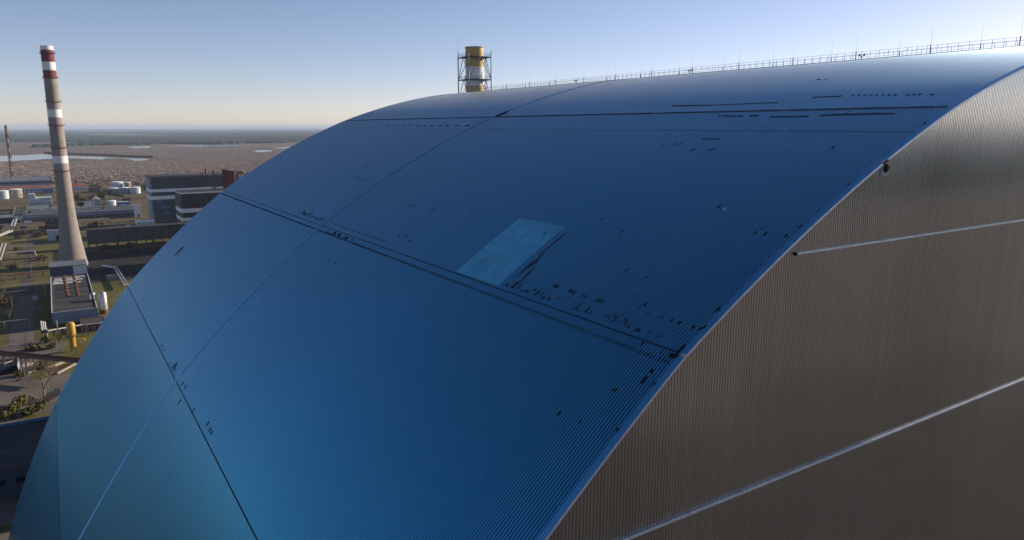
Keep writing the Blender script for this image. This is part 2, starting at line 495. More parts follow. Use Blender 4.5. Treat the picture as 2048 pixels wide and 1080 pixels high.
# black seal where the seam meets the end, pale flap, lifted sheet, dark end of the crown seam
for (x, y, l, wy) in [(1345,713,.3,.45),(1353,713,.35,.35),(1365,700,.8,.08)]:
    q = arch_hit(x, y)
    if q: patch_box(q[0], q[1], l, wy, M_dark, 'seal', .16)
patch_box(42.33, 0.0, .28, .25, M_pale, 'loose_flap', .17)
q = arch_hit(357, 503); patch_box(q[0], q[1], 2.4, .5, M_pale, 'lifted_sheet', .35)
q = arch_hit(364, 498); patch_box(q[0], q[1], 1.2, .7, M_dark, 'roof_patch', .12)
q = arch_hit(1004, 229); patch_box(q[0], q[1], 2.4, .8, M_dark, 'seal', .2)
for (x, y) in [(1873,190),(1570,261),(1450,420)]:
    q = arch_hit(x, y); patch_box(q[0], q[1], .25, .3, M_pale, 'bright_clip', .13)
for i in range(26):                                   # short scraped streaks
    q = arch_hit(rnd.uniform(840, 930), rnd.uniform(405, 440)); patch_box(q[0], q[1], rnd.uniform(.8, 2.2), .05, M_trim, 'scrape', .079)
M_plate = mat('grey vent plate', (0.48, 0.48, 0.47), 0.6)
# vent on the end wall
mb = MB(); mb.box(-52.25, -51.25, -.16, -.061, 94.15, 95.55); vp = mb.build('wall_vent', M_plate, arch)
mb = MB(); mb.tube((-51.74, -.30, 94.86), (-51.74, -.161, 94.86), .27, .31, 16); mb.build('hood', M_dot, vp)
mb = MB(); mb.tube((-51.74, -.20, 94.86), (-51.74, -.165, 94.86), .38, .38, 16, True); mb.build('rim', M_dot, vp)

# walkway on the crown with two guard rails, lightning rods and red warning lights
M_steel = mat('galvanised steel', (0.42, 0.43, 0.45), 0.5, 0.3)
M_dsteel = mat('dark steel', (0.13, 0.137, 0.15), 0.6, 0.3)
M_redl = mat('red lamp glass', (0.35, 0.05, 0.04), 0.3)
mb = MB(); mb.box(-2.3, 1.9, 0.8, 160.5, 108.50, 108.80); mb.build('walkway', M_dsteel, arch)
def guard_rail(x, label):
    r = empty('guard_rail', (x, 0.9, 108.80), label, 'guard rail', 'guard rails along the crown walkway')
    y = 0.9
    while y < 160.3:
        y1 = min(y + 11.6, 160.3)
        for z in (109.92, 109.42):
            mb = MB(); mb.bar((x, y, z), (x, y1, z), .035); mb.build('rail', M_steel, r)
        y = y1
    mb = MB(); mb.box(x - .02, x + .02, 0.88, .92, 108.8, 109.90); p0 = mb.build('post', M_steel, r)
    k = 1
    while 0.9 + 1.45 * k < 160.3:
        p = p0.copy(); COL.objects.link(p); p.parent = r; p.location = (0, 1.45 * k, 0); k += 1
guard_rail(-2.15, 'nearer thin steel guard rail along the crown of the arch')
guard_rail(1.75, 'farther thin steel guard rail behind the crown walkway')
def rod_proto(h, label):
    e = empty('lightning_rod', (0, 0, 0), label, 'lightning rod', 'lightning rods on the crown walkway')
    mb = MB(); mb.box(-.05, .05, -.05, .05, 0, h); mb.build('post', M_dsteel, e)
    mb = MB(); mb.tube((0, 0, h), (0, 0, h + 2.5), .016, .008, 6); mb.build('spike', M_steel, e)
    return e
ra = rod_proto(1.22, 'thick dark post with a tall thin spike at the near rail of the arch crown')
rb = rod_proto(1.06, 'slighter dark post with a thin spike at the far rail of the arch crown')
ORD = ['first', 'second', 'third', 'fourth', 'fifth', 'sixth', 'seventh', 'eighth', 'ninth', 'tenth', 'eleventh', 'twelfth', 'thirteenth']
def rod_label(k, side):
    a = 'thick dark post with a tall thin spike' if side == 'near' else 'slighter dark post with a thin spike'
    return '%s, %s from the right along the %s rail' % (a, ORD[k], side)
for k in range(13):
    o = ra if k == 0 else copy_tree(ra); o['label'] = rod_label(k, 'near'); o.location = (-2.0, 12.1 + 11.6 * k, 108.8)
for k in range(12):
    o = rb if k == 0 else copy_tree(rb); o['label'] = rod_label(k, 'far'); o.location = (1.6, 18.6 + 11.72 * k, 108.8)
lt = None
for i, (x, lab) in enumerate([(1722, 'red warning light pair on a bracket, nearest on the arch crown'), (1380, 'red warning light pair on a bracket at the middle of the arch crown'), (1152, 'red warning light pair on a bracket near the far end of the crown')]):
    q = on_plane(x, 130, 0, -2.35)
    if lt is None:
        lt = empty('warning_light', (0, 0, 0), lab, 'warning light', 'red warning lights on the crown walkway')
        mb = MB(); mb.bar((0, 0, 0), (0, 0, .45), .09); mb.bar((0, -.45, .45), (0, .45, .45), .08); mb.build('bracket', M_dsteel, lt)
        for s in (-.4, .4):
            mb = MB(); mb.lathe(0, s, [(.10, .47), (.15, .52), (.15, .72), (.08, .80)], 10); mb.build('lamp', M_redl, lt, 'angle')
        o = lt
    else:
        o = copy_tree(lt); o['label'] = lab
    o.location = (-2.35, q.y, 108.8)

# ------------------------------------------------------------------ ground, marsh, water, far forest, haze
def ground_mat(name, cols, scale, fine, pos=(0.3, 0.5, 0.7), bump=0.4):
    cols = [tuple(c * 0.74 for c in q) for q in cols]
    m = bpy.data.materials.new(name); m.use_nodes = True
    n = m.node_tree.nodes; l = m.node_tree.links; b = n['Principled BSDF']
    b.inputs['Roughness'].default_value = 0.95; b.inputs['Specular IOR Level'].default_value = 0.1
    tc = n.new('ShaderNodeTexCoord')
    a1 = n.new('ShaderNodeTexNoise'); a1.inputs['Scale'].default_value = scale; a1.inputs['Detail'].default_value = 8; a1.inputs['Roughness'].default_value = .62
    a2 = n.new('ShaderNodeTexNoise'); a2.inputs['Scale'].default_value = fine; a2.inputs['Detail'].default_value = 6; a2.inputs['Roughness'].default_value = .7
    mx = n.new('ShaderNodeMath'); mx.operation = 'MULTIPLY_ADD'; mx.inputs[1].default_value = 0.45
    s_ = n.new('ShaderNodeMath'); s_.operation = 'MULTIPLY'; s_.inputs[1].default_value = 0.55
    rp = n.new('ShaderNodeValToRGB'); e = rp.color_ramp.elements
    e[0].position = pos[0]; e[0].color = (*cols[0], 1); e[1].position = pos[2]; e[1].color = (*cols[2], 1)
    x = e.new(pos[1]); x.color = (*cols[1], 1)
    for q in (a1, a2): l.new(tc.outputs['Object'], q.inputs['Vector'])
    l.new(a1.outputs['Fac'], s_.inputs[0]); l.new(a2.outputs['Fac'], mx.inputs[0]); l.new(s_.outputs[0], mx.inputs[2])
    l.new(mx.outputs[0], rp.inputs['Fac']); l.new(rp.outputs['Color'], b.inputs['Base Color'])
    bp = n.new('ShaderNodeBump'); bp.inputs['Strength'].default_value = bump; bp.inputs['Distance'].default_value = 0.6
    l.new(a2.outputs['Fac'], bp.inputs['Height']); l.new(bp.outputs[0], b.inputs['Normal'])
    return m
M_marsh = ground_mat('brown marsh', [(0.155, 0.122, 0.104), (0.225, 0.178, 0.150), (0.295, 0.245, 0.20)], 0.0022, 0.03)
M_lawn = ground_mat('worn grass', [(0.060, 0.060, 0.018), (0.165, 0.150, 0.048), (0.30, 0.245, 0.13)], 0.045, 0.5)
M_field = ground_mat('dry field', [(0.08, 0.07, 0.034), (0.17, 0.13, 0.075), (0.26, 0.195, 0.12)], 0.012, 0.2)
M_yard = ground_mat('dusty concrete yard', [(0.13, 0.11, 0.10), (0.21, 0.175, 0.155), (0.27, 0.23, 0.20)], 0.06, 0.7, bump=.15)
M_asph = ground_mat('shade dark asphalt', [(0.022, 0.024, 0.024), (0.045, 0.044, 0.043), (0.075, 0.07, 0.066)], 0.05, 0.9, bump=.1)  # darkened so the yard by the chimney carries deep shade in its colour
M_road = ground_mat('shade dark road', [(0.07, 0.065, 0.062), (0.13, 0.115, 0.105), (0.22, 0.19, 0.17)], 0.05, 0.5, bump=.1)  # shade on the far road stretch is put into this darker colour
M_soil = ground_mat('brown soil', [(0.05, 0.03, 0.018), (0.10, 0.058, 0.03), (0.15, 0.095, 0.055)], 0.1, 0.9)
M_forest = ground_mat('far forest', [(0.018, 0.030, 0.022), (0.032, 0.046, 0.034), (0.055, 0.060, 0.042)], 0.0012, 0.012, bump=0)
M_twig = mat('bare twigs', (0.17, 0.125, 0.095), 0.95, var=.3, scale=.5, spec=.1)
M_brush = mat('bare brushwood', (0.55, 0.445, 0.375), 0.95, var=.12, scale=.01, spec=.1)
M_reed = mat('dark reeds', (0.055, 0.055, 0.05), 0.95, var=.3, scale=.03, spec=.1)
M_water = mat('river water', (0.02, 0.045, 0.075), 0.12, spec=0.5)

mb = MB(); GS = 62000.0
mb.face([(-GS, -GS, 0), (GS, -GS, 0), (GS, GS, 0), (-GS, GS, 0)])
tag(mb.build('ground', M_marsh), kind='structure')
def sheet(name, pts, m, z):
    mb = MB(); mb.face([(p[0], p[1], z) for p in pts]); return tag(mb.build(name, m), kind='structure')
def wavy(x0, x1, y0, y1, n=14, a=3.0, seed=0):
    r = random.Random(seed); out = []
    for i in range(n): out.append((x0 + (x1 - x0) * i / n, y0 + r.uniform(-a, a)))
    for i in range(n): out.append((x1 + r.uniform(-a, a), y0 + (y1 - y0) * i / n))
    for i in range(n): out.append((x1 + (x0 - x1) * i / n, y1 + r.uniform(-a, a)))
    for i in range(n): out.append((x0 + r.uniform(-a, a), y1 + (y0 - y1) * i / n))
    return out
sheet('field', wavy(-420, 260, 780, 1310, 16, 14, 2), M_field, 0.02)
sheet('lawn', wavy(-330, 160, 170, 800, 16, 4, 3), M_lawn, 0.04)
sheet('yard', wavy(-210, -60, 252, 297, 12, 1.6, 4), M_yard, 0.06)
sheet('yard', wavy(-175, -118.5, 318, 356, 10, 1.5, 6), M_yard, 0.06)
sheet('yard', wavy(-118, -20, 488, 650, 8, .8, 8), M_asph, 0.06)
sheet('road', [(-139, 172), (-129.5, 172), (-127, 350), (-128.5, 470), (-136.5, 470), (-137.5, 350)], M_yard, 0.08)
sheet('road', [(-128.5, 470.02), (-129.5, 560), (-131, 790), (-136.5, 790), (-136, 560), (-136.5, 470.02)], M_road, 0.08)
sheet('road', [(-260, 690), (-60, 686), (-60, 694), (-260, 699)], M_yard, 0.085)
sheet('road', [(-420, 1100), (-20, 1096), (100, 1090), (100, 1097), (-20, 1103), (-420, 1107)], M_asph, 0.07)
sheet('soil_bed', [tuple(G(112,737)[:2]), tuple(G(150,722)[:2]), tuple(G(160,728)[:2]), tuple(G(124,745)[:2])], M_soil, 0.10)

def water(pix):
    pts = []
    n = len(pix)
    for i in range(n):
        a = pix[i]; b = pix[(i + 1) % n]
        for k in range(6):
            u = k / 6.0; w_ = 0.25 * math.sin(7.3 * (i + u) + a[0])
            q = G(a[0] + (b[0] - a[0]) * u, a[1] + (b[1] - a[1]) * u + (w_ if 0 < k else 0)); pts.append((q.x, q.y))
    sheet('water', pts, M_water, 0.12)
q0 = [G(0, 312), G(0, 323)]
water([(-60,313),(0,312),(50,310.5),(88,307.5),(108,312),(150,313),(200,313),(240,317),(298,317.5),(296,320.5),(270,321.5),(258,318.6),(232,316.8),(212,316.6),(204,319.2),(190,318.2),(150,316.4),(110,317),(60,320.5),(0,323),(-60,324)])
water([(252,294),(275,292.8),(302,292.8),(300,295.5),(270,296.5)])
water([(335,291.8),(380,290.5),(430,288.3),(480,288.6),(512,289.8),(470,291.2),(430,292),(385,292.8)])
water([(503,301.8),(525,300.4),(546,301),(540,303.2),(518,304)])
water([(545,296),(575,294.5),(590,295.5),(560,297)])

def tufts(name, m, pts, hh, ww, seed):
    r = random.Random(seed); V = []; Fc = []
    for (x, y) in pts:
        h = r.uniform(*hh); wd = r.uniform(*ww); a = r.uniform(0, 3.14)
        for k in range(3):
            g = a + k * 1.05; dx, dy = math.cos(g) * wd / 2, math.sin(g) * wd / 2
            b = len(V); t = r.uniform(.75, 1.0) * h
            V += [(x - dx * .45, y - dy * .45, -.2), (x + dx * .45, y + dy * .45, -.2), (x + dx, y + dy, t * .62), (x + dx * .3, y + dy * .3, t), (x - dx * .6, y - dy * .6, t * .85), (x - dx, y - dy, t * .5)]
            Fc.append((b, b+1, b+2, b+3, b+4, b+5))
    me = bpy.data.meshes.new(name); me.from_pydata(V, [], Fc); me.materials.append(m); me.update()
    o = bpy.data.objects.new(name, me); COL.objects.link(o); o['kind'] = 'stuff'; return o
r = random.Random(21)
def in_water(x, y):
    d = Vector((x, y, 0)) - CAM
    w_ = d.dot(F_); px = 1024 + 1428.996 * d.dot(R_) / w_; py = 540 - 1428.996 * d.dot(U_) / w_
    if px < 305 and 306.5 < py < 323.5: return True
    if 250 < px < 305 and 292 < py < 297: return True
    if 333 < px < 515 and 287.5 < py < 293.5: return True
    return 500 < px < 550 and 299.5 < py < 305
pts = []
import mathutils
while len(pts) < 24000:
    y = 1330 + 1900 * r.random() ** 1.5; x = -0.115 * y - 110 + r.random() * (0.62 * y + 200)
    nv = mathutils.noise.noise(Vector((x * .006, y * .0022, 3.0))) + 0.5 * mathutils.noise.noise(Vector((x * .02, y * .008, 7.0)))
    if nv < r.uniform(-.9, .35) or in_water(x, y): continue
    pts.append((x, y))
tufts('brushwood', M_brush, pts, (0.6, 1.9), (4.0, 10.0), 4)
pts = []
while len(pts) < 4000:
    y = r.uniform(1345, 1640); x = r.uniform(-120, 330)
    if mathutils.noise.noise(Vector((x * .012, y * .006, 5.0))) < r.uniform(-.7, .2): continue
    pts.append((x, y))
tufts('bare_wood', M_brush, pts, (3.0, 7.0), (2.5, 5.5), 8)
pts = []
for i in range(900):
    u = r.random(); px = 90 + 215 * u; py = 307.5 + 8.6 * u - r.uniform(0, 2.2)
    q = G(px, py); pts.append((q.x, q.y))
tufts('reeds', M_reed, pts, (2.5, 5.0), (5, 14), 5)
# the far forest: a canopy of uneven height that begins beyond the marsh
def canopy(y_of_u, n_u, ys, u0, u1, seed, name='forest'):
    r = random.Random(seed); V = []; Fc = []; nr = len(ys)
    for j, yy in enumerate(ys):
        for i in range(n_u):
            u = u0 + (u1 - u0) * i / (n_u - 1)
            y = yy * y_of_u(u) * (1 + r.uniform(-.004, .004)); x = u * y
            if j == 0: z = -0.3
            else:
                z = 9 + 7 * r.random() + 5 * mathutils.noise.noise(Vector((x * .004, y * .0015, 1.0)))
                clear = mathutils.noise.noise(Vector((x * .0007, y * .00028, 9.0)))
                if clear > .34: z = -0.3
            V.append((x, y, z))
    for j in range(nr - 1):
        for i in range(n_u - 1):
            a = j * n_u + i; Fc.append((a, a + 1, a + n_u + 1, a + n_u))
    me = bpy.data.meshes.new(name); me.from_pydata(V, [], Fc); me.materials.append(M_forest); me.update()
    o = bpy.data.objects.new(name, me); COL.objects.link(o); o['kind'] = 'stuff'
ys = [4700, 4701] + list(np.geomspace(4730, 52000, 110))
canopy(lambda u: 0.93 + 0.30 * max(0, u + .05) + .03 * math.sin(u * 23) + .012 * math.sin(u * 71), 420, ys, -0.25, 1.0, 3)

sheet('reflection_sheet', wavy(-190, 240, -125, -3, 14, 14, 9), M_road, 0.05)  # unseen ground sheet added to darken the reflection in the end wall
def back_wood():
    r = random.Random(77); V = []; Fc = []; nx, ny = 260, 26
    for j in range(ny):
        for i in range(nx):
            x = -2600 + 6200 * i / (nx - 1) + r.uniform(-6, 6); y = -620 - 60 * math.sin(i * .07) - 1900 * (j / (ny - 1)) ** 1.6 + r.uniform(-5, 5)
            V.append((x, y, -.3 if j == 0 else r.uniform(11, 22)))
    for j in range(ny - 1):
        for i in range(nx - 1):
            a = j * nx + i; Fc.append((a, a + nx, a + nx + 1, a + 1))
    me = bpy.data.meshes.new('pine_wood'); me.from_pydata(V, [], Fc); me.materials.append(M_forest); me.update()
    o = bpy.data.objects.new('pine_wood', me); COL.objects.link(o); o['kind'] = 'stuff'
back_wood()
hz = bpy.data.materials.new('air'); hz.use_nodes = True
n = hz.node_tree.nodes; n.clear()
ho = n.new('ShaderNodeOutputMaterial'); hv = n.new('ShaderNodeVolumePrincipled')
hv.inputs['Color'].default_value = (0.66, 0.80, 1.0, 1); hv.inputs['Density'].default_value = 4.6e-5
hz.node_tree.links.new(hv.outputs[0], ho.inputs['Volume'])
mb = MB(); HS = 63000.0; mb.box(-HS, HS, -HS, HS, -1.5, 165.0)
tag(mb.build('haze', hz), kind='stuff')

# ------------------------------------------------------------------ materials of the plant site
M_conc = mat('weathered concrete', (0.37, 0.322, 0.285), 0.9, var=.13, scale=.5, stretch=(.35, .35, .55), bump=.25, bscale=2.5, spec=.2)
M_concd = mat('dark stained concrete', (0.20, 0.185, 0.18), 0.9, col2=(0.11, 0.10, 0.10), scale=.5, stretch=(1, 1, .15), bump=.2, spec=.2)
M_white = mat('white band paint', (1.05, 1.03, 1.02), 0.7, var=.08, scale=.8, spec=.3)
M_red = mat('dark red band paint', (0.25, 0.07, 0.075), 0.8, var=.3, scale=.8, spec=.3)
M_pink = mat('faded red band paint', (0.44, 0.36, 0.355), 0.8, var=.15, scale=.7, stretch=(1, 1, .3), spec=.2)
M_yel = mat('yellow ochre paint', (0.72, 0.47, 0.13), 0.6, var=.12, scale=.6)
M_yelb = mat('bright yellow paint', (0.60, 0.36, 0.02), 0.5, var=.12, scale=1.2)
M_blueg = mat('blue grey sheet cladding', (0.27, 0.36, 0.46), 0.6, var=.10, scale=.4, stretch=(1, 1, .1))
M_palew = mat('pale wall panel', (0.66, 0.71, 0.78), 0.7, var=.10, scale=.3)
M_roofg = mat('grey bitumen roof', (0.11, 0.11, 0.11), 0.9, col2=(0.055, 0.06, 0.06), scale=.12, stretch=(.4, 1, 1), bump=.2, bscale=1.0, spec=.15)
M_roofb = mat('blue grey roof felt', (0.20, 0.225, 0.26), 0.85, var=.2, scale=.1, spec=.2)
M_brick = mat('red brown brick', (0.17, 0.085, 0.065), 0.9, var=.25, scale=1.5, spec=.15)
M_rust = mat('rusty steel', (0.20, 0.105, 0.065), 0.85, var=.35, scale=1.2, spec=.2)
M_redp = mat('red steel paint', (0.22, 0.03, 0.036), 0.7, var=.12, scale=.6)
M_louv = mat('dark louvre metal', (0.017, 0.024, 0.046), 0.75, var=.25, scale=.12, spec=.3)
M_louv2 = mat('dark grey louvre metal', (0.030, 0.031, 0.034), 0.75, var=.25, scale=.12, spec=.3)
M_bwhite = mat('off white concrete band', (1.08, 1.10, 1.14), 0.8, var=.08, scale=.4)
M_pipe = mat('pale pipe lagging', (0.52, 0.48, 0.43), 0.55, .2, var=.18, scale=.5)
M_silver = mat('aluminium lagging', (0.55, 0.55, 0.56), 0.4, .8, var=.12, scale=.8)
M_glass = mat('dark window glass', (0.02, 0.025, 0.035), 0.15, spec=.6)
M_blue = mat('blue painted sheet', (0.10, 0.22, 0.42), 0.6, var=.2, scale=.3)
M_lime = mat('lime green paint', (0.36, 0.36, 0.10), 0.7, var=.15, scale=.6)
M_redroof = mat('red roof sheet', (0.33, 0.10, 0.075), 0.8, var=.2, scale=.1)
M_bark = mat('bark', (0.17, 0.135, 0.10), 0.95, var=.3, scale=2, spec=.1)
M_leaf = mat('green leaves', (0.085, 0.105, 0.038), 0.9, var=.4, scale=.35, spec=.15)
M_olive = mat('olive bush leaves', (0.18, 0.155, 0.058), 0.9, var=.4, scale=.5, spec=.15)
M_conc2 = mat('light precast concrete', (0.42, 0.38, 0.33), 0.9, var=.12, scale=1.0, spec=.2)

# ------------------------------------------------------------------ tall concrete chimney
CX, CY = -105.7, 565.7
RADS = [(0, 9.35), (1.2, 9.35), (3.2, 9.0), (7, 8.45), (11.4, 7.9), (18, 7.05), (25.6, 6.25), (33, 5.65), (40.4, 5.2), (54, 4.9), (68.2, 4.66), (84, 4.48), (99.7, 4.33), (115.6, 4.18), (131.7, 3.98), (152.9, 3.84)]
def crad(z):
    for (a, r0), (b, r1) in zip(RADS, RADS[1:]):
        if a <= z <= b: return r0 + (r1 - r0) * (z - a) / (b - a)
    return RADS[-1][1]
ch = empty('chimney', (CX, CY, 0), 'tall tapering concrete chimney with white and red bands beside the arch', 'chimney')
def cseg(z0, z1, m, name, lift=0.0):
    zs = sorted(set([z0, z1] + [z for z, _ in RADS if z0 < z < z1] + ([z0 + k * 2.5 for k in range(1, int((z1 - z0) / 2.5))] if z1 - z0 > 8 else [])))
    mb = MB(); mb.lathe(CX, CY, [(crad(z) + lift, z) for z in zs], 40, False, False)
    return mb.build(name, m, ch, 'angle')
for z0, z1, m, nm in [(0, 68.2, M_conc, 'shaft'), (68.2, 73.5, M_pink, 'painted_band'), (73.5, 78.6, M_white, 'painted_band'), (78.6, 84.1, M_pink, 'painted_band'), (84.1, 99.7, M_conc, 'shaft'),
                      (99.7, 105.2, M_pink, 'painted_band'), (105.2, 110.5, M_white, 'painted_band'), (110.5, 115.6, M_pink, 'painted_band'), (115.6, 131.7, M_conc, 'shaft'),
                      (131.7, 136.8, M_red, 'painted_band'), (136.8, 142.3, M_white, 'painted_band'), (142.3, 150.2, M_red, 'painted_band'), (150.2, 152.9, M_white, 'painted_band')]:
    cseg(z0, z1, m, nm)
mb = MB(); mb.lathe(CX, CY, [(3.84, 152.9), (3.2, 152.9), (3.1, 140)], 40, True, False); mb.build('flue', M_dark, ch)
for z in (147.9, 131.7, 115.6, 99.7, 84.1, 68.2):
    r = crad(z); mb = MB(); mb.lathe(CX, CY, [(r + .02, z - .22), (r + 1.0, z - .10), (r + 1.0, z + .06), (r + .02, z + .06)], 32, False, False)
    pf = mb.build('platform', M_rust, ch)
    mb = MB()
    for k in range(20):
        g = 2 * math.pi * k / 20; x, y = CX + (r + .95) * math.cos(g), CY + (r + .95) * math.sin(g)
        g2 = 2 * math.pi * (k + 1) / 20; x2, y2 = CX + (r + .95) * math.cos(g2), CY + (r + .95) * math.sin(g2)
        mb.bar((x, y, z + .06), (x, y, z + 1.15), .06)
        for q in (.6, 1.12): mb.bar((x, y, z + q), (x2, y2, z + q), .06)
    mb.build('railing', M_rust, pf)
mb = MB()
for s in (-.3, .3):
    zs = list(range(4, 153, 12)) + [151]
    for a, b in zip(zs, zs[1:]): mb.bar((CX - crad(a) - .15, CY + s, a), (CX - crad(b) - .15, CY + s, b), .09)
for k in range(150): mb.bar((CX - crad(4 + k * .98) - .15, CY - .3, 4 + k * .98), (CX - crad(4 + k * .98) - .15, CY + .3, 4 + k * .98), .05)
mb.build('ladder', M_rust, ch)

# ------------------------------------------------------------------ building helper
def wall_windows(parent, x0, x1, y, z, n, w_, h_, m=M_glass, face=-1):
    for i in range(n):
        xc = x0 + (x1 - x0) * (i + .5) / n
        mb = MB(); mb.box(xc - w_/2 - .12, xc + w_/2 + .12, y + face * .10, y + face * .004, z - .12, z + h_ + .12); f = mb.build('window', M_bwhite, parent)
        mb = MB(); mb.box(xc - w_/2, xc + w_/2, y + face * .13, y + face * .102, z, z + h_); mb.build('pane', m, f)
def house(name, label, cat, x0, x1, y0, y1, z1, mw, mr, par=.5, z0=0.0, group=None, inset=.35):
    e = empty(name, ((x0 + x1) / 2, y0, 0), label, cat, group)
    mb = MB(); mb.box(x0, x1, y0, y1, z0, z1); mb.build('wall', mw, e)
    mb = MB(); mb.box(x0 + inset, x1 - inset, y0 + inset, y1 - inset, z1 + .004, z1 + .12); mb.build('roof', mr, e)
    if par:
        mb = MB(); t = inset
        mb.box(x0 - .05, x1 + .05, y0 - .05, y0 + t - .01, z1 + .004, z1 + par); mb.box(x0 - .05, x1 + .05, y1 - t + .01, y1 + .05, z1 + .004, z1 + par)
        mb.box(x0 - .05, x0 + t - .01, y0 + t, y1 - t, z1 + .004, z1 + par); mb.box(x1 - t + .01, x1 + .05, y0 + t, y1 - t, z1 + .004, z1 + par)
        mb.build('parapet', mw, e)
    return e

# the low building at the chimney foot
b = empty('filter_building', (-109, 378, 0), 'low blue grey building with two rows of roof vents in front of the chimney', 'building')
mb = MB(); mb.box(-119.2, -99.6, 378.2, 482, 0, 1.9); mb.build('plinth', M_brick, b)
for i in range(7):
    x0 = -119.3 + i * 2.83; mb = MB(); mb.box(x0 + .015, x0 + 2.815, 377.95, 378.2, 1.9, 7.75); mb.build('wall_panel', M_blueg, b)
mb = MB(); mb.box(-119.3, -99.5, 378.21, 482, 1.91, 7.45); mb.build('wall', M_blueg, b)
mb = MB(); mb.box(-118.9, -99.9, 378.5, 481.8, 7.46, 7.6); mb.build('roof', M_roofg, b)
for x in (-119.35, -99.85):
    mb = MB(); mb.box(x, x + .4, 378.21, 482, 7.46, 8.05); mb.build('parapet', M_palew, b)
mb = MB(); mb.box(-119.35, -99.45, 377.9, 378.3, 7.76, 8.0); mb.build('coping', M_palew, b)
for i, yy in enumerate((456, 460.5, 465, 469.5, 474)):
    mb = MB(); mb.box(-118.4 + i * .3, -104 + .7 * i - (3 if i % 2 else 0), yy, yy + 2.1, 7.61, 7.78); mb.build('pale_sheet', M_white, b)
mb = MB(); mb.box(-119.3, -99.5, 482.01, 502, 0, 13.6); mb.build('upper_wall', M_blueg, b)
mb = MB(); mb.box(-119.3, -107.0, 481.80, 482.0, 8.1, 13.6); mb.build('dark_panel', mat('dark blue sheet', (0.035, 0.06, 0.13), .6), b)
mb = MB(); mb.box(-106.98, -99.5, 481.80, 482.0, 8.1, 13.6); mb.build('pale_panel', M_palew, b)
mb = MB(); mb.box(-119.5, -99.3, 481.6, 502.2, 13.61, 13.95); mb.build('upper_roof', M_roofb, b)
pv = None
for (xa, xb, n_) in ((-112.3, -111.7, 7), (-107.2, -106.9, 6)):
    for i in range(n_):
        u = i / (n_ - 1); xx = xa + (xb - xa) * u; yy = 474 - 58 * u
        if pv is None:
            mb = MB(); mb.lathe(xx, yy, [(.75, 7.6), (.75, 8.6), (1.25, 8.7), (1.25, 9.0), (.5, 9.5)], 12)
            pv = mb.build('roof_vent', M_rust, b, 'angle'); px_, py_ = xx, yy
        else:
            o = pv.copy(); COL.objects.link(o); o.parent = b; o.location = (xx - px_, yy - py_, 0)
an = house('brick_annex', 'small red brown brick annex against the low blue grey building', 'annex', -107.8, -97.4, 361, 376, 3.6, M_brick, M_roofg, .25)
mb = MB(); mb.box(-107.4, -97.6, 360.6, 361.0, 3.9, 4.15); mb.build('eaves', M_pipe, an)
wall_windows(an, -107, -98, 361, 1.2, 3, 1.2, 1.1)

# vessels
def ladder_cage(mb, x, y, z0, z1):
    for s in (-.25, .25): mb.bar((x + s, y, z0), (x + s, y, z1), .07)
    k = z0
    while k < z1: mb.bar((x - .25, y, k), (x + .25, y, k), .05); k += .4
st = empty('silver_tank', (-96.0, 398, 0), 'upright silvery lagged tank with rusty top beside the low building', 'tank')
mb = MB(); mb.lathe(-96.0, 398, [(2.15, 0), (2.15, 2.4)], 24); mb.build('base', M_rust, st, 'angle')
mb = MB(); mb.lathe(-96.0, 398, [(2.05, 2.41), (2.05, 10.6), (1.6, 11.6), (.5, 12.1)], 24); mb.build('shell', M_silver, st, 'angle')
for z in (4.4, 6.5, 8.6):
    mb = MB(); mb.lathe(-96.0, 398, [(2.06, z), (2.12, z + .03), (2.12, z + .15), (2.06, z + .18)], 24, False, False); mb.build('hoop', M_pipe, st)
mb = MB()
for k in range(12):
    g = k * math.pi / 6; g2 = g + math.pi / 6
    mb.bar((-96 + 2 * math.cos(g), 398 + 2 * math.sin(g), 10.7), (-96 + 2 * math.cos(g), 398 + 2 * math.sin(g), 11.9), .08)
    mb.bar((-96 + 2 * math.cos(g), 398 + 2 * math.sin(g), 11.85), (-96 + 2 * math.cos(g2), 398 + 2 * math.sin(g2), 11.85), .07)
mb.build('top_rail', M_rust, st)
mb = MB(); ladder_cage(mb, -97.2, 395.6, 0, 11); mb.build('ladder', M_dsteel, st)
mb = MB(); mb.tube((-101.6, 402, 0), (-101.6, 402, 10.2), .5, .5, 10); mb.tube((-101.6, 402, 10.2), (-99.5, 400, 10.9), .4, .4, 8); mb.build('side_pipe', M_silver, st, 'angle')

yt = empty('yellow_column', (-112.0, 330, 0), 'tall bright yellow upright vessel with ladder beside the pipe bridge', 'vessel')
mb = MB(); mb.lathe(-112.0, 330, [(.5, 1.2), (1.35, 2.0), (1.35, 7.2)], 20); mb.build('lower_shell', M_yelb, yt, 'angle')
mb = MB(); mb.lathe(-112.0, 330, [(1.36, 7.2), (1.75, 7.6), (1.75, 12.4), (1.2, 13.2), (.3, 13.5)], 20); mb.build('upper_shell', M_yelb, yt, 'angle')
for g in (0.8, 2.3, 3.9, 5.5):
    mb = MB(); x, y = -112 + 1.2 * math.cos(g), 330 + 1.2 * math.sin(g); mb.bar((x, y, 0), (x, y, 2.4), .22); mb.build('leg', M_yelb, yt)
mb = MB(); ladder_cage(mb, -110.0, 329.2, 0, 12.5); mb.build('ladder', M_yelb, yt)
mb = MB(); mb.tube((-110.7, 330, 5.0), (-107.6, 330.4, 5.0), .38, .38, 10); mb.tube((-107.6, 330.4, 5.0), (-107.6, 330.4, 4.2), .55, .55, 10); mb.build('nozzle', M_yelb, yt, 'angle')
mb = MB(); mb.lathe(-112, 330, [(1.37, 6.9), (2.3, 6.95), (2.3, 7.05), (1.37, 7.08)], 16, False, False); mb.build('platform', M_dsteel, yt)
yc = empty('yellow_hopper', (-117.0, 331, 0), 'small yellow cone hopper with pale round lid on two white legs', 'hopper')
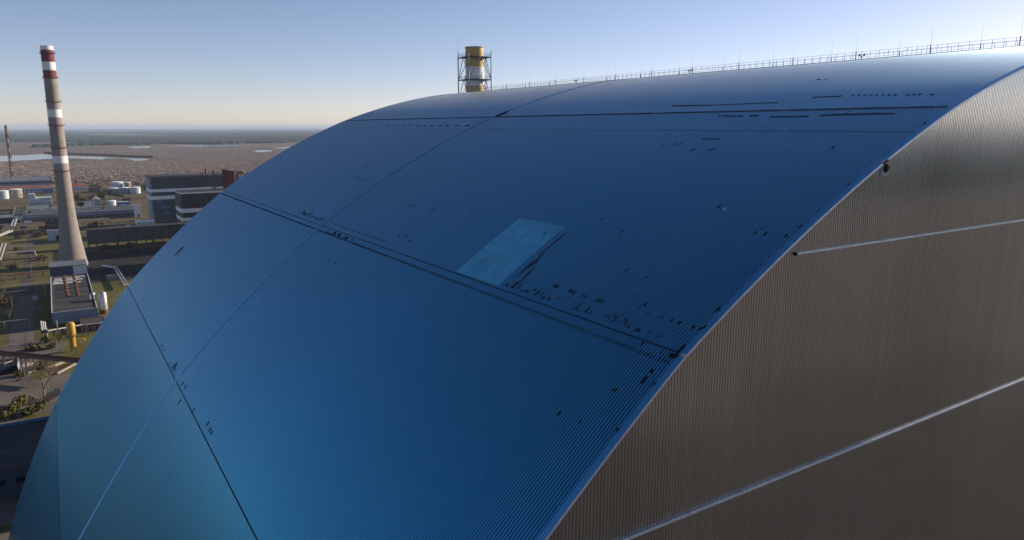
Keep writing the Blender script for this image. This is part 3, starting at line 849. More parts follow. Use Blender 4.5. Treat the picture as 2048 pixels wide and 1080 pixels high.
mb = MB(); mb.lathe(-117, 331, [(.35, 4.8), (1.5, 7.6), (1.55, 8.6)], 16); mb.build('cone', M_yelb, yc, 'angle')
mb = MB(); mb.lathe(-117, 331, [(1.2, 8.61), (1.15, 9.3), (.8, 9.9), (.25, 10.15)], 16); mb.build('lid', mat('pale cream paint', (.62, .5, .32), .6), yc, 'angle')
for s in (-.65, .65):
    mb = MB(); mb.tube((-117 + s, 330.6, 0), (-117 + s, 330.8, 5.6), .36, .30, 10); mb.build('leg', M_white, yc, 'angle')
mb = MB(); mb.tube((-117, 331, 10.1), (-117, 331, 14.5), .2, .2, 8); mb.build('vent_pipe', M_pipe, yc)
wp = empty('white_pipe_stack', (-122.6, 352, 0), 'bundle of white upright pipes on a thin mast left of the yellow vessels', 'pipe stack')
for k in range(3):
    mb = MB(); mb.tube((-123.4 + k * .75, 352 + .2 * k, 6.0), (-123.4 + k * .75, 352 + .2 * k, 10.4 - .3 * k), .3, .3, 10); mb.build('pipe', M_white, wp, 'angle')
mb = MB(); mb.tube((-121.6, 352, 0), (-121.6, 352, 6.6), .26, .22, 8); mb.build('mast', M_white, wp)
mb = MB(); mb.box(-124, -121.2, 351.4, 353, 4.6, 5.98); mb.build('bracket', M_dsteel, wp)

# pipelines on posts
def pipeline(label, pts, r, post_every=9.0, m=M_pipe, z_off=None, n_pipe=1, gap=1.2, post=True, group='pipelines of the plant', beam=False):
    p0 = Vector(pts[0]); e = empty('pipeline', (p0.x, p0.y, 0), label, 'pipeline', group)
    for k in range(n_pipe):
        mb = MB()
        for a, c in zip(pts, pts[1:]):
            a = Vector(a); c = Vector(c); s = (c - a); s.z = 0
            s = Vector((s.y, -s.x, 0)).normalized() if s.length > .01 else Vector((1, 0, 0))
            o = s * gap * (k - (n_pipe - 1) / 2)
            mb.tube(a + o, c + o, r, r, 10); mb.lathe(c.x + o.x, c.y + o.y, [(.3 * r, c.z - r * .99), (.8 * r, c.z - .6 * r), (r * 1.0, c.z), (.8 * r, c.z + .6 * r), (.3 * r, c.z + r * .99)], 10)
        mb.build('pipe', m, e, 'angle')
    if post:
        for a, c in zip(pts, pts[1:]):
            a = Vector(a); c = Vector(c); L = (c - a).length
            if abs(c.z - a.z) > .7 * L: continue
            for i in range(int(L / post_every) + 1):
                p = a.lerp(c, min(1, (i + .3) * post_every / L)); mb = MB(); hw = .5 + gap * n_pipe / 2
                d = (c - a).normalized(); s = Vector((d.y, -d.x, 0)).normalized() * hw
                for q in (-1, 1): mb.bar(p + s * q * .8 + Vector((0, 0, -p.z)), p + s * q * .8 + Vector((0, 0, -r)), .28)
                mb.bar(p - s + Vector((0, 0, -r - .15)), p + s + Vector((0, 0, -r - .15)), .28); mb.build('support', M_dsteel if beam else M_conc2, e)
    return e
def gz(px, py, z): v = G(px, py, z); return (v.x, v.y, z)
pipeline('white pipe on posts in front of the low blue grey building', [(-124, 352, 5.2), (-107.5, 356, 5.2), (-96, 352, 5.8)], .30, 7.6, M_white, post=True)
pipeline('pair of bright pipes bending in a zigzag at the left edge', [gz(35, 427, 4.5), gz(27, 447, 4.5), gz(21.5, 462, 4.5), gz(-12, 475, 4.5)], .75, 16, M_pipe, n_pipe=2, gap=2.4)
pipeline('pale pipe running right from the zigzag pipes to the chimney', [gz(28, 448, 4), gz(122, 443, 4)], .65, 10, M_pipe)
pipeline('pale pipe from the left edge to the zigzag pipes', [gz(-10, 450, 4), gz(26, 448, 4)], .6, 10, M_pipe)
pipeline('white pipe ending in a downward elbow over shaded grass', [gz(6, 507, 5), gz(68, 502, 5), (gz(71, 504, 5)[0], gz(71, 504, 5)[1], 2.5)], .55, 12, M_pipe, beam=True)
pipeline('pipe pair running towards the camera at the far left edge', [gz(8, 487, 5), gz(-3, 520, 5)], .6, 14, M_pipe, n_pipe=2, gap=2.2)
pipeline('long dark pipe rack crossing the shaded lawn', [gz(-10, 521, 4), gz(96, 514, 4)], .5, 9, M_rust, n_pipe=2, gap=1.6, beam=True)
pipeline('second dark pipe rack nearer the low building', [gz(-10, 553, 3.5), gz(97, 541, 3.5)], .45, 8, M_rust, n_pipe=2, gap=1.4, beam=True)
pipeline('dark pipe rack left of the roof with vents', [gz(-10, 588, 3.5), gz(60, 580, 3.5)], .4, 8, M_dsteel, n_pipe=2, gap=1.3, beam=True)
pipeline('thin white pipe with a dropping end at the left edge', [gz(-8, 645, 4), gz(58, 638, 4), (gz(58, 638, 4)[0], gz(58, 638, 4)[1], .4)], .25, 11, M_pipe)
pipeline('pipe pair bending beside the arch foot in deep shade', [gz(205, 531, 3), gz(231, 535, 3), gz(252, 569, 3)], .45, 11, M_silver, n_pipe=2, gap=1.7, beam=True)
pipeline('pale pipe on the far side of the concrete gallery', [gz(158, 441, 5), gz(214, 437, 5), gz(227, 446, 5), gz(292, 440, 5)], .55, 12, M_pipe)
pipeline('low rusty pipe in front of the concrete gallery', [gz(176, 504, 3.5), gz(222, 502, 3.5), gz(325, 491, 3.5)], .5, 7, M_rust, n_pipe=2, gap=1.5, beam=True)
pipeline('thin pipe from the silver tank to the arch', [(-94, 399, 9), (-80, 396, 8.6)], .16, 30, M_pipe, post=False)

# pipe bridge in the foreground
A = G(-12, 706, 7.2); B = G(172, 723.5, 7.2); dv = (B - A).normalized(); sv2 = Vector((dv.y, -dv.x, 0)).normalized()
br = empty('pipe_bridge', (A.x, A.y, 0), 'long brown pipe bridge on pale trestles in front of the yellow vessels', 'pipe bridge')
L = (B - A).length
for s in (-1.5, 1.5):
    mb = MB(); mb.bar(A + sv2 * s, B + sv2 * s, .3, .55); mb.build('girder', M_rust, br)
n_ = int(L / .62)
pr = None
for i in range(n_):
    p = A + dv * (i + .5) * L / n_ + Vector((0, 0, .32))
    if pr is None:
        mb = MB(); mb.bar(p - sv2 * 1.9, p + sv2 * 1.9, .42, .09); pr = mb.build('plank', M_conc2, br); p00 = p
    else:
        o = pr.copy(); COL.objects.link(o); o.parent = br; o.location = (p - p00)
for s, zz in ((-.9, .75), (0, .72), (.9, .78)):
    mb = MB(); mb.tube(A + sv2 * s + Vector((0, 0, zz)), B + sv2 * s + Vector((0, 0, zz)), .28, .28, 8); mb.build('pipe', M_rust, br, 'angle')
for px in (3, 49, 60, 112):
    u = ((G(px, 712, 7.2) - A).dot(dv)); p = A + dv * u; mb = MB()
    for s in (-1.7, 1.7): mb.bar((p.x + sv2.x * s, p.y + sv2.y * s, 0), (p.x + sv2.x * s, p.y + sv2.y * s, 6.9), .5)
    for z in (3.8, 6.6): mb.bar((p.x - sv2.x * 2, p.y - sv2.y * 2, z), (p.x + sv2.x * 2, p.y + sv2.y * 2, z), .42)
    mb.build('trestle', M_conc2, br)

# ------------------------------------------------------------------ louvred turbine blocks
def louvred(name, label, x0, x1, y0, y1, ztop, bands, ml, zbot, skirt=None):
    e = empty(name, ((x0 + x1) / 2, y0, 0), label, 'building')
    mb = MB(); mb.box(x0, x1, y0, y1, 0, ztop - .02); mb.build('wall', M_blueg if ml is M_louv else M_concd, e)
    mb = MB(); mb.box(x0 - .25, x1 + .25, y0 - .45, y1 + .25, ztop, ztop + .9); mb.build('roof_edge', M_bwhite if ml is M_louv2 else M_concd, e)
    mb = MB(); mb.box(x0 + .1, x1 - .1, y0 + .1, y1 - .1, ztop + .904, ztop + 1.02); mb.build('roof', M_roofg, e)
    zs = [ztop] + [z for b in bands for z in b] + [zbot]
    for zb0, zb1 in bands:
        mb = MB(); mb.box(x0 - .12, x1 + .12, y0 - .42, y0 - .002, zb1, zb0); mb.box(x0 - .14, x0 - .002, y0, y1, zb1, zb0); mb.build('white_band', M_bwhite, e)
    for zt, zl in zip(zs[0::2], zs[1::2]):
        xx0 = x0 + 1.8
        nb = max(1, int(round((x1 - xx0) / 12.0))); bw = (x1 - xx0) / nb
        for k in range(nb):
            mb = MB(); z = zl + .1
            while z < zt - .5:
                a, c = xx0 + k * bw + .12, xx0 + (k + 1) * bw - .12
                mb.hexa([(a, y0 - .30, z), (c, y0 - .30, z), (c, y0 - .02, z + .42), (a, y0 - .02, z + .42), (a, y0 - .36, z + .10), (c, y0 - .36, z + .10), (c, y0 - .06, z + .62), (a, y0 - .06, z + .62)])
                z += .95
            mb.build('louvre_panel', ml, e)
            if k:
                mb = MB(); mb.box(xx0 + k * bw - .1, xx0 + k * bw + .1, y0 - .34, y0 - .003, zl, zt); mb.build('mullion', ml, e)
    return e
LA = louvred('louvred_block', 'tall dark blue louvred block with two white bands behind the arch', -30.6, 56, 770, 802, 48.6, [(36.9, 33.9), (30.0, 26.4)], M_louv, 1.0)
LB = louvred('louvred_block', 'lower dark grey louvred block standing in front of the taller one', -13.8, 44, 690, 725, 37.6, [(23.8, 20.0), (15.3, 12.1)], M_louv2, 4.0)
for (x, z, w_) in ((-26, 23, 6), (-22, 17, 8), (-19, 11, 5)):
    mb = MB(); mb.box(x, x + w_, 769.45, 769.62, z, z + 2.2); mb.box(x + 1, x + w_ * .6, 769.45, 769.62, z + 2.21, z + 3.3); mb.build('bright_panel', M_blue, LA)
# red vent stacks on the roof of the lower block
def red_stack(label, x, y, zb, zt, w_, strut):
    e = empty('red_vent_stack', (x, y, zb), label, 'vent stack', 'red vent stacks on the louvred blocks')
    mb = MB(); mb.tube((x, y, zb), (x, y, zt), w_, w_ * .8, 14); mb.build('pipe', M_redp, e, 'angle')
    mb = MB(); mb.lathe(x, y, [(w_ * .95, zt), (w_ * .95, zt + .5), (w_ * .3, zt + .9)], 14); mb.build('cap', M_redp, e, 'angle')
    if strut:
        for dx, dy in ((-3.4, -.6), (3.6, -.6), (0, 2.6)):
            mb = MB(); mb.bar((x, y, zb + 6), (x + dx, y + dy, zb + .05), .45); mb.build('strut', M_redp, e)
    return e
q = on_plane(429.5, 377, 1, 712); t_ = on_plane(427, 341, 1, 712)
red_stack('tall red stack with braced foot on the lower louvred roof', q.x, 712, 38.5, t_.z, .95, True)
q = on_plane(412, 349, 1, 785); t_ = on_plane(411.5, 339, 1, 785)
red_stack('short red stack on the roof of the taller louvred block', q.x, 785, 49.5, t_.z, 1.1, False)
q0 = on_plane(445, 338, 1, 712); q1 = on_plane(466, 341, 1, 712)
rs = empty('red_screen', (q0.x, 712, 38.5), 'broad red ribbed screen of pipes on the lower louvred roof by the arch edge', 'screen')
n_ = 9
for k in range(n_):
    x = q0.x + (q1.x - q0.x) * k / (n_ - 1); mb = MB(); mb.tube((x, 712 - 4.5 * k / n_, 38.5), (x, 712 - 4.5 * k / n_, q0.z - .25 * k), .72, .72, 10); mb.build('pipe', M_redp, rs, 'angle')

# ------------------------------------------------------------------ long concrete gallery on legs
gl = empty('concrete_gallery', (-60, 640, 0), 'long dark concrete gallery on columns running from chimney to arch', 'gallery')
cols = [-92.6, -86.4, -80.2, -71.3, -63.9, -57.4, -50.5, -44.3, -37.4, -30.9, -24, -17, -10]
for a, c in zip(cols, cols[1:]):
    mb = MB(); mb.box(a + .45, c - .45, 640, 640.4, 4.6, 15.4); mb.build('wall_panel', M_concd, gl)
for x in cols:
    mb = MB(); mb.box(x - .42, x + .42, 639.6, 640.45, 0, 15.5); mb.build('column', M_rust if int(x) % 2 else M_concd, gl)
mb = MB(); mb.box(-93, -9.6, 640.46, 652, 4.5, 15.3); mb.build('body', M_concd, gl)
mb = MB(); mb.box(-93.3, -9.4, 639.5, 652.3, 15.51, 15.85); mb.build('roof', M_roofg, gl)
mb = MB(); mb.box(-93, -9.6, 639.55, 640.4, 4.1, 4.55); mb.build('beam', M_concd, gl)
for x in cols[1:-1:2]:
    mb = MB(); mb.box(x - .3, x + .3, 651, 651.6, 0, 4.5); mb.build('leg', M_concd, gl)

# blocks hidden behind the arch; the two halls are added to cast shade
hb = house('reactor_block', 'grey concrete block behind the arch that carries the yellow vent stack', 'building', -48, 96, 168, 246, 66, M_conc2, M_roofg, 1.2)
house('shade_hall_block', 'unseen grey hall behind the arch added for its shade, nearer of two by the chimney', 'building', 12, 82, 500, 546, 39, M_concd, M_roofg, 1.0)
house('shade_hall_block', 'unseen grey hall behind the arch added for its shade, farther of two by the chimney', 'building', 16, 82, 580, 636, 41, M_concd, M_roofg, 1.0)

# yellow and white vent stack in its steel frame
SX, SY, SZ = 25.6, 206.0, 66.1
vs = empty('vent_stack', (SX, SY, SZ), 'yellow and white vent stack in a grey steel frame rising behind the arch', 'vent stack')
sr = 3.4
for z0, z1, m in ((SZ, 96, M_yel), (96, 103.5, M_white), (103.5, 113.5, M_yel), (113.5, 120.3, M_white), (120.3, 127.2, M_yel)):
    mb = MB(); mb.lathe(SX, SY, [(sr, z0), (sr, z1)], 36, False, False); mb.build('painted_band', m, vs, 'angle')
mb = MB(); mb.lathe(SX, SY, [(sr, 127.2), (sr + .16, 127.2), (sr + .16, 127.45), (sr - .3, 127.45), (sr - .35, 120)], 36, True, False); mb.build('rim', M_dsteel, vs)
mb = MB(); mb.lathe(SX, SY, [(sr + .02, 115.9), (sr + .25, 116.0), (sr + .25, 117.2), (sr + .02, 117.3)], 36, False, False); mb.build('collar', M_white, vs)
rh = Vector((R_.x, R_.y, 0)).normalized(); fh = Vector((F_.x, F_.y, 0)).normalized()
legs = []
for k in range(4):
    g = math.radians(164 + 90 * k); v = (rh * math.cos(g) + fh * math.sin(g)) * 6.5; legs.append((SX + v.x, SY + v.y))
for (x, y) in legs:
    mb = MB(); mb.tube((x, y, SZ), (x, y, 124.6), .26, .24, 8); mb.build('leg', M_steel, vs)
lev = [SZ + 1, 75, 83.2, 91.4, 99.6, 107.7, 115.7, 123.8]
for i in range(4):
    (x0, y0), (x1, y1) = legs[i], legs[(i + 1) % 4]; mx_, my_ = (x0 + x1) / 2, (y0 + y1) / 2
    for z0, z1 in zip(lev, lev[1:]):
        for (xs, ys) in ((x0, y0), (x1, y1)):
            mb = MB(); mb.bar((xs, ys, z0), (mx_, my_, z1), .2); mb.build('brace', M_steel, vs)
for z in (123.8, 115.7, 107.7):
    mb = MB()
    q = [Vector((x, y, 0)) for x, y in legs]; c = Vector((SX, SY, 0))
    for i in range(4):
        a, b_ = q[i], q[(i + 1) % 4]; ai = c + (a - c) * .62; bi = c + (b_ - c) * .62
        mb.hexa([(a.x, a.y, z - .25), (b_.x, b_.y, z - .25), (bi.x, bi.y, z - .25), (ai.x, ai.y, z - .25), (a.x, a.y, z + .1), (b_.x, b_.y, z + .1), (bi.x, bi.y, z + .1), (ai.x, ai.y, z + .1)])
    pf = mb.build('platform', M_dsteel, vs); mb = MB()
    for i in range(4):
        a, b_ = q[i], q[(i + 1) % 4]
        for k in range(7):
            p = a.lerp(b_, k / 7); mb.bar((p.x, p.y, z + .1), (p.x, p.y, z + 1.25), .06)
        for h in (.65, 1.22): mb.bar((a.x, a.y, z + h), (b_.x, b_.y, z + h), .06)
    mb.build('railing', M_steel, pf)
mb = MB(); lx = SX + rh.x * 4.4 - fh.x * .5; ly = SY + rh.y * 4.4 - fh.y * .5; ladder_cage(mb, lx, ly, SZ, 124)
z = SZ + 1
while z < 124:
    for g in range(6):
        a0 = math.pi * g / 5; a1 = math.pi * (g + 1) / 5
        if g < 5: mb.bar((lx + .45 * math.cos(a0), ly - .6 * math.sin(a0), z), (lx + .45 * math.cos(a1), ly - .6 * math.sin(a1), z), .04)
    z += 1.0
mb.build('ladder', M_steel, vs)
for i in (0, 2):
    mb = MB(); mb.tube((legs[i][0], legs[i][1], 124.6), (legs[i][0], legs[i][1], 125.9), .16, .16, 8); mb.tube((legs[i][0], legs[i][1], 125.9), (legs[i][0], legs[i][1], 131 if i == 0 else 126.5), .05, .03, 6); mb.build('lamp_post', M_dsteel, vs)

# ------------------------------------------------------------------ yards and halls left of and behind the chimney
def px_house(name, label, cat, pl, pr_, y1, z1, mw, mr, par=.5, group=None):
    """front base corners as pixels; y1 = depth"""
    a = G(*pl); c = G(*pr_); y0 = (a.y + c.y) / 2
    return house(name, label, cat, a.x, c.x, y0, y0 + y1, z1, mw, mr, par, 0.0, group), a.x, c.x, y0
h, x0, x1, y0 = px_house('white_hut', 'pale blue white hut with dark door just left of the chimney', 'hut', (97, 482), (124, 480), 9, 8.6, M_palew, M_roofb, .3)
mb = MB(); mb.box(x1 - 4.4, x1 - 1.2, y0 - .12, y0 - .005, 0.0, 4.2); mb.build('door', M_louv, h)
h, x0, x1, y0 = px_house('brick_shed', 'brown brick shed behind the pale hut by the chimney', 'shed', (92, 463), (121, 461), 14, 9, M_brick, M_roofg, .3)
wall_windows(h, x0 + 1, x1 - 1, y0, 4, 4, 1.6, 2.2)
h = house('long_workshop', 'very long low workshop with ridged grey roof and pale fascia behind the chimney', 'workshop', -143, -33, 868, 940, 5.2, M_concd, M_roofb, 0)
mb = MB(); mb.box(-143.3, -32.7, 867.6, 867.98, 4.6, 8.2); mb.build('fascia', M_blueg, h)
for k in range(6):
    y = 872 + k * 11; mb = MB(); mb.hexa([(-143, y, 5.35), (-33, y, 5.35), (-33, y + 10.5, 5.35), (-143, y + 10.5, 5.35), (-143, y + 4.6, 7.4), (-33, y + 4.6, 7.4), (-33, y + 5.6, 7.4), (-143, y + 5.6, 7.4)])
    mb.build('roof_ridge', M_roofb if k % 2 else M_roofg, h)
wall_windows(h, -140, -36, 868, 1.2, 18, 3.4, 2.2)
h = house('grey_shed', 'flat grey shed roof between zigzag pipes and the long workshop', 'shed', -152, -140.5, 900, 985, 6.5, M_conc2, M_roofg, .5)
wall_windows(h, -151, -141, 900, 2.5, 4, 1.4, 1.8)
h = house('grey_shed', 'low brown fronted shed below the pale two tier building', 'shed', -139.5, -118, 948, 1000, 6.0, M_concd, M_roofb, .4)
wall_windows(h, -138, -119, 948, 2, 7, 1.6, 2)
h = house('pale_office', 'pale blue two tier building left of the chimney', 'building', -139, -115.5, 1006, 1034, 11, M_palew, M_roofb, .5)
mb = MB(); mb.box(-138.8, -132.2, 1008, 1022, 11.7, 19); mb.build('stair_tower', M_palew, h)
mb = MB(); mb.box(-139.2, -115.3, 1005.7, 1005.98, 4.4, 5.8); mb.build('dark_band', M_concd, h)
mb = MB(); mb.box(-131.9, -115.4, 1010, 1026, 11.7, 14.2); mb.build('penthouse', M_palew, h)
wall_windows(h, -138, -116, 1006, 7.2, 9, 1.5, 1.7)
h = house('dark_shed', 'dark blue roofed shed at the left edge beyond the lawn', 'shed', -185, -149.5, 868, 905, 6.2, M_louv, M_roofb, .3)
h = house('small_white_shed', 'small lilac white shed beside the zigzag pipes', 'shed', -149.0, -143.6, 868, 884, 5.5, M_palew, M_roofg, .3)
mb = MB(); mb.box(-148, -145, 867.85, 867.995, 0, 3.4); mb.build('door', M_louv, h)

# far halls and tanks
h = house('far_hall', 'long grey hall with pale roof at the marsh edge on the left', 'hall', -196, -113, 1330, 1440, 15.5, M_blueg, M_roofb, .8)
mb = MB(); mb.box(-196.2, -112.8, 1329.6, 1329.98, 11.5, 13.6); mb.build('dark_band', M_louv, h)
h = house('red_roofed_hall', 'low hall with a rusty red roof in front of the long grey hall', 'hall', -184, -112, 1290, 1322, 6.6, M_palew, M_redroof, 0)
mb = MB(); mb.hexa([(-184.3, 1289.6, 6.75), (-111.7, 1289.6, 6.75), (-111.7, 1322.3, 6.75), (-184.3, 1322.3, 6.75), (-184.3, 1303, 9.8), (-111.7, 1303, 9.8), (-111.7, 1309, 9.8), (-184.3, 1309, 9.8)]); mb.build('roof_ridge', M_redroof, h)
wall_windows(h, -160, -128, 1290, 2.4, 6, 3.6, 1.6)
h = house('blue_shed', 'small blue sided shed right of the red roofed hall', 'shed', -126, -113.5, 1262, 1284, 7.5, M_blue, M_roofb, .3)
def tank(label, x, y, r, h_, m):
    e = empty('storage_tank', (x, y, 0), label, 'storage tank', 'round storage tanks of the plant')
    mb = MB(); mb.lathe(x, y, [(r, 0), (r, h_)], 28); mb.build('shell', m, e, 'angle')
    mb = MB(); mb.lathe(x, y, [(r + .25, h_ + .004), (r + .25, h_ + .35), (r * .5, h_ + 1.0), (.3, h_ + 1.2)], 28); mb.build('lid', M_bwhite, e, 'angle')
    mb = MB()
    for k in range(26): mb.box(x + r * .3, x + r * .3 + 1.0, y - r * .95 - .8, y - r * .95 - .5, .3 + k * h_ / 26, .42 + k * h_ / 26)
    mb.bar((x + r * .3, y - r * .95 - .65, 0), (x + r * .3, y - r * .95 - .65, h_), .15); mb.build('ladder', M_steel, e)
for (lab, xx, yy, r_, h_, m) in (('dark fronted storage tank at the far left with a bright sunlit side', -158, 1208, 7.5, 11.5, M_conc2), ('pale storage tank cut by the left edge of the view', -173, 1195, 7, 11, M_palew),
        ('largest storage tank, pale, standing behind the group of four', -26.5, 1258, 8.6, 13.5, M_palew), ('pale storage tank right of the largest one', -12.5, 1250, 4.2, 12.5, M_conc2),
        ('left front storage tank of the group beside the louvred block', -35.5, 1200, 6.4, 8.2, M_blueg), ('middle front storage tank of the group, grey blue', -21, 1196, 6.6, 8.6, M_blueg), ('right front storage tank with bright sunlit side', -7.5, 1190, 6.8, 8.8, M_palew)):
    tank(lab, xx, yy, r_, h_, m)
h = house('red_roofed_cottage', 'small house with a red roof just right of the chimney', 'house', -87, -70, 1285, 1302, 6.5, M_palew, M_redroof, 0)
mb = MB(); mb.hexa([(-87.4, 1284.6, 6.63), (-69.6, 1284.6, 6.63), (-69.6, 1302.4, 6.63), (-87.4, 1302.4, 6.63), (-87.4, 1292.5, 10), (-69.6, 1292.5, 10), (-69.6, 1294.5, 10), (-87.4, 1294.5, 10)]); mb.build('roof_ridge', M_redroof, h)
wall_windows(h, -86, -71, 1285, 2, 4, 1.6, 1.8)
h = house('brown_house', 'brown grey house with dark openings between cottage and trees', 'house', -67, -52, 1232, 1248, 7.5, M_concd, M_rust, .4)
wall_windows(h, -66, -53, 1232, 2, 3, 2.4, 2.6)
h = house('white_kiosk', 'white cube with grey side in the row beyond the long workshop', 'kiosk', -82, -75, 988, 996, 8, M_white, M_roofb, .3)
h = house('grey_kiosk', 'grey gabled kiosk in the middle of the row beyond the workshop', 'kiosk', -73.5, -65, 992, 1002, 9.5, M_blueg, M_palew, .3)
mb = MB(); mb.hexa([(-73.8, 991.7, 9.85), (-64.7, 991.7, 9.85), (-64.7, 1002.3, 9.85), (-73.8, 1002.3, 9.85), (-70.5, 991.7, 12.4), (-68, 991.7, 12.4), (-68, 1002.3, 12.4), (-70.5, 1002.3, 12.4)]); mb.build('roof_ridge', M_palew, h)
h = house('pale_kiosk', 'low pale kiosk with small dark windows beside a white tank', 'kiosk', -64, -58.5, 990, 997, 6.5, M_conc2, M_roofg, .3)
wall_windows(h, -63.8, -58.7, 990, 2, 3, .9, 1.2)
tank('short white storage tank at the right end of the kiosk row', -52, 995, 4.6, 7.4, M_white)
h = house('white_box_building', 'plain white box building against the tall louvred block', 'building', -39, -32.2, 858, 866.5, 13, M_bwhite, M_roofb, .4)
mb = MB(); mb.box(-36, -34.5, 857.85, 857.995, .2, 3); mb.build('door', M_louv, h)
h = house('blue_roofed_shed', 'pale blue roofed shed in front of the louvred block', 'shed', -47, -31.5, 748, 764, 7, M_palew, M_blue, .3)
h = house('blue_shed', 'low bright blue shed left of the louvred block foot', 'shed', -55, -42, 712, 724, 5, M_blue, M_blue, .25)
tank('small white silo in front of the blue sheds', -57.5, 704, 2.6, 9.5, M_white)
h = house('lime_container', 'yellow green container hut beside the sloping duct', 'container', -83.5, -74, 690, 698, 5.4, M_lime, M_lime, .2)
mb = MB(); mb.box(-82.4, -79.5, 689.85, 689.99, 1.0, 4.2); mb.build('door', M_louv, h)
h = house('dome_shed', 'blue shed on the roof level beyond the long workshop end', 'shed', -50, -36, 946, 958, 9.5, M_blue, M_palew, .3)

# striped mast far left
mx0, my0 = -170, 1480
ms = empty('striped_mast', (mx0, my0, 0), 'slim red and white lattice mast chimney far left behind the hall', 'mast')
for k in range(13):
    z0 = 8 * k; z1 = z0 + 7.96; mb = MB(); mb.lathe(mx0, my0, [(1.5, z0), (1.5, min(z1, 102.5))], 14, True, True); mb.build('painted_band', M_rust if k % 2 == 0 else M_pink, ms, 'angle')
for s in range(4):
    g = math.pi / 4 + s * math.pi / 2; mb = MB(); mb.bar((mx0 + 4.6 * math.cos(g), my0 + 4.6 * math.sin(g), 0), (mx0 + 2.4 * math.cos(g), my0 + 2.4 * math.sin(g), 100), .4); mb.build('leg', M_rust, ms)
mb = MB()
for k in range(12):
    z0, z1 = k * 8, k * 8 + 8; ra_, rb_ = 4.6 - 2.2 * z0 / 100, 4.6 - 2.2 * z1 / 100
    for s in range(4):
        g = math.pi / 4 + s * math.pi / 2; g2 = g + math.pi / 2
        mb.bar((mx0 + ra_ * math.cos(g), my0 + ra_ * math.sin(g), z0), (mx0 + rb_ * math.cos(g2), my0 + rb_ * math.sin(g2), z1), .22); mb.bar((mx0 + ra_ * math.cos(g), my0 + ra_ * math.sin(g), z0), (mx0 + ra_ * math.cos(g2), my0 + ra_ * math.sin(g2), z0), .22)
mb.build('lattice', M_rust, ms)
for z in (84, 92):
    mb = MB(); mb.lathe(mx0, my0, [(1.5, z), (4.2, z + .1), (4.2, z + .5), (1.5, z + .5)], 14, False, False); mb.build('platform', M_redp, ms)

M_auxw = mat('dark blue wall sheet', (0.07, 0.10, 0.15), 0.8, var=.15, scale=.2)
# dark auxiliary building below the arch foot
a = G(0, 846, 9.0); c = G(96, 836, 9.0); n1 = G(0, 935, 9.0)
ab = empty('auxiliary_building', (a.x + 5, n1.y, 0), 'dark low building in the shade of the arch with a blue roof edge', 'building')
X0, X1, Y0, Y1 = a.x - 40, c.x + 1, n1.y, (a.y + c.y) / 2
mb = MB(); mb.box(X0, X1, Y0, Y1, 0, 8.0); mb.build('wall', M_auxw, ab)
mb = MB(); mb.box(X0 + .4, X1 - .4, Y0 + .4, Y1 - .4, 8.004, 8.15); mb.build('roof', M_roofg, ab)
mb = MB(); mb.box(X0, X1, Y1 - .5, Y1, 8.004, 9.1); mb.build('blue_parapet', M_blue, ab)
mb = MB(); mb.box(X0, X1, Y0 - .1, Y0 + .35, 8.004, 8.6); mb.build('parapet', M_concd, ab)
for k in range(12):
    mb = MB(); xx = X0 + 3 + k * 4.6; mb.box(xx, xx + 2.6, Y0 - .12, Y0 - .004, 3.4, 5.4); f = mb.build('window', M_auxw, ab); mb = MB(); mb.box(xx + .15, xx + 2.45, Y0 - .15, Y0 - .122, 3.55, 5.25); mb.build('pane', M_glass, f)

# foreground odds and ends
p = G(24, 748); gs = empty('lean_shed', (p.x, p.y, 0), 'small dark blue lean shed with a pale frame gable under the pipe bridge', 'shed')
mb = MB(); mb.hexa([(p.x - 4.2, p.y, 0), (p.x + 2, p.y, 0), (p.x + 2, p.y + 11, 0), (p.x - 4.2, p.y + 11, 0), (p.x - 4.2, p.y, 1.6), (p.x + 2, p.y, 3.4), (p.x + 2, p.y + 11, 3.4), (p.x - 4.2, p.y + 11, 1.6)]); mb.build('body', M_louv, gs)
mb = MB(); mb.hexa([(p.x - 4.6, p.y - .4, 1.62), (p.x + 2.2, p.y - .4, 3.6), (p.x + 2.2, p.y + 11.4, 3.6), (p.x - 4.6, p.y + 11.4, 1.62), (p.x - 4.6, p.y - .4, 1.8), (p.x + 2.2, p.y - .4, 3.8), (p.x + 2.2, p.y + 11.4, 3.8), (p.x - 4.6, p.y + 11.4, 1.8)]); mb.build('roof', mat('dark blue felt', (.04, .05, .09), .8), gs)
for (dx, dz) in ((2.3, 4.6), (4.4, 1.2)):
    mb = MB(); mb.bar((p.x + 2.2, p.y, .0), (p.x + dx, p.y + 9, dz), .35); mb.build('frame_bar', M_conc2, gs)
mb = MB(); mb.box(p.x + 2.02, p.x + 2.3, p.y + .1, p.y + 10, 0, 3.2); mb.build('pale_end', M_palew, gs)
def beam(label, p0, p1, w_, h_, m=M_conc2, name='concrete_beam', cat='beam', group=None):
    a = G(*p0); c = G(*p1); mb = MB(); mb.bar((a.x, a.y, h_ / 2 + .1), (c.x, c.y, h_ / 2 + .1), w_, h_); return tag(mb.build(name, m), label, cat, group)
beam('long pale concrete kerb beam on the left of the brown soil bed', (100, 737), (138, 721), 1.1, .8)
beam('pale concrete kerb beam on the near side of the soil bed', (114, 749), (152, 729), .9, .7)
beam('short pale beam lying in the scrub left of the soil bed', (57, 747), (75, 740), .6, .5)
beam('bright white slab lying under the pipe bridge at the left edge', (1, 739), (12, 735), 1.6, .5, M_white)
fc = empty('slab_fence', tuple(G(96, 803)), 'broken fence of pale upright concrete slabs by the bare tree', 'fence')
for k in range(11):
    u = k / 10; q = G(94 + 26 * u, 804 - 14 * u); hh = 2.6 + (k * 37 % 5) * .22; mb = MB(); mb.box(q.x - .34, q.x + .34, q.y - .12, q.y + .12, 0, hh); mb.build('slab', M_conc2, fc)

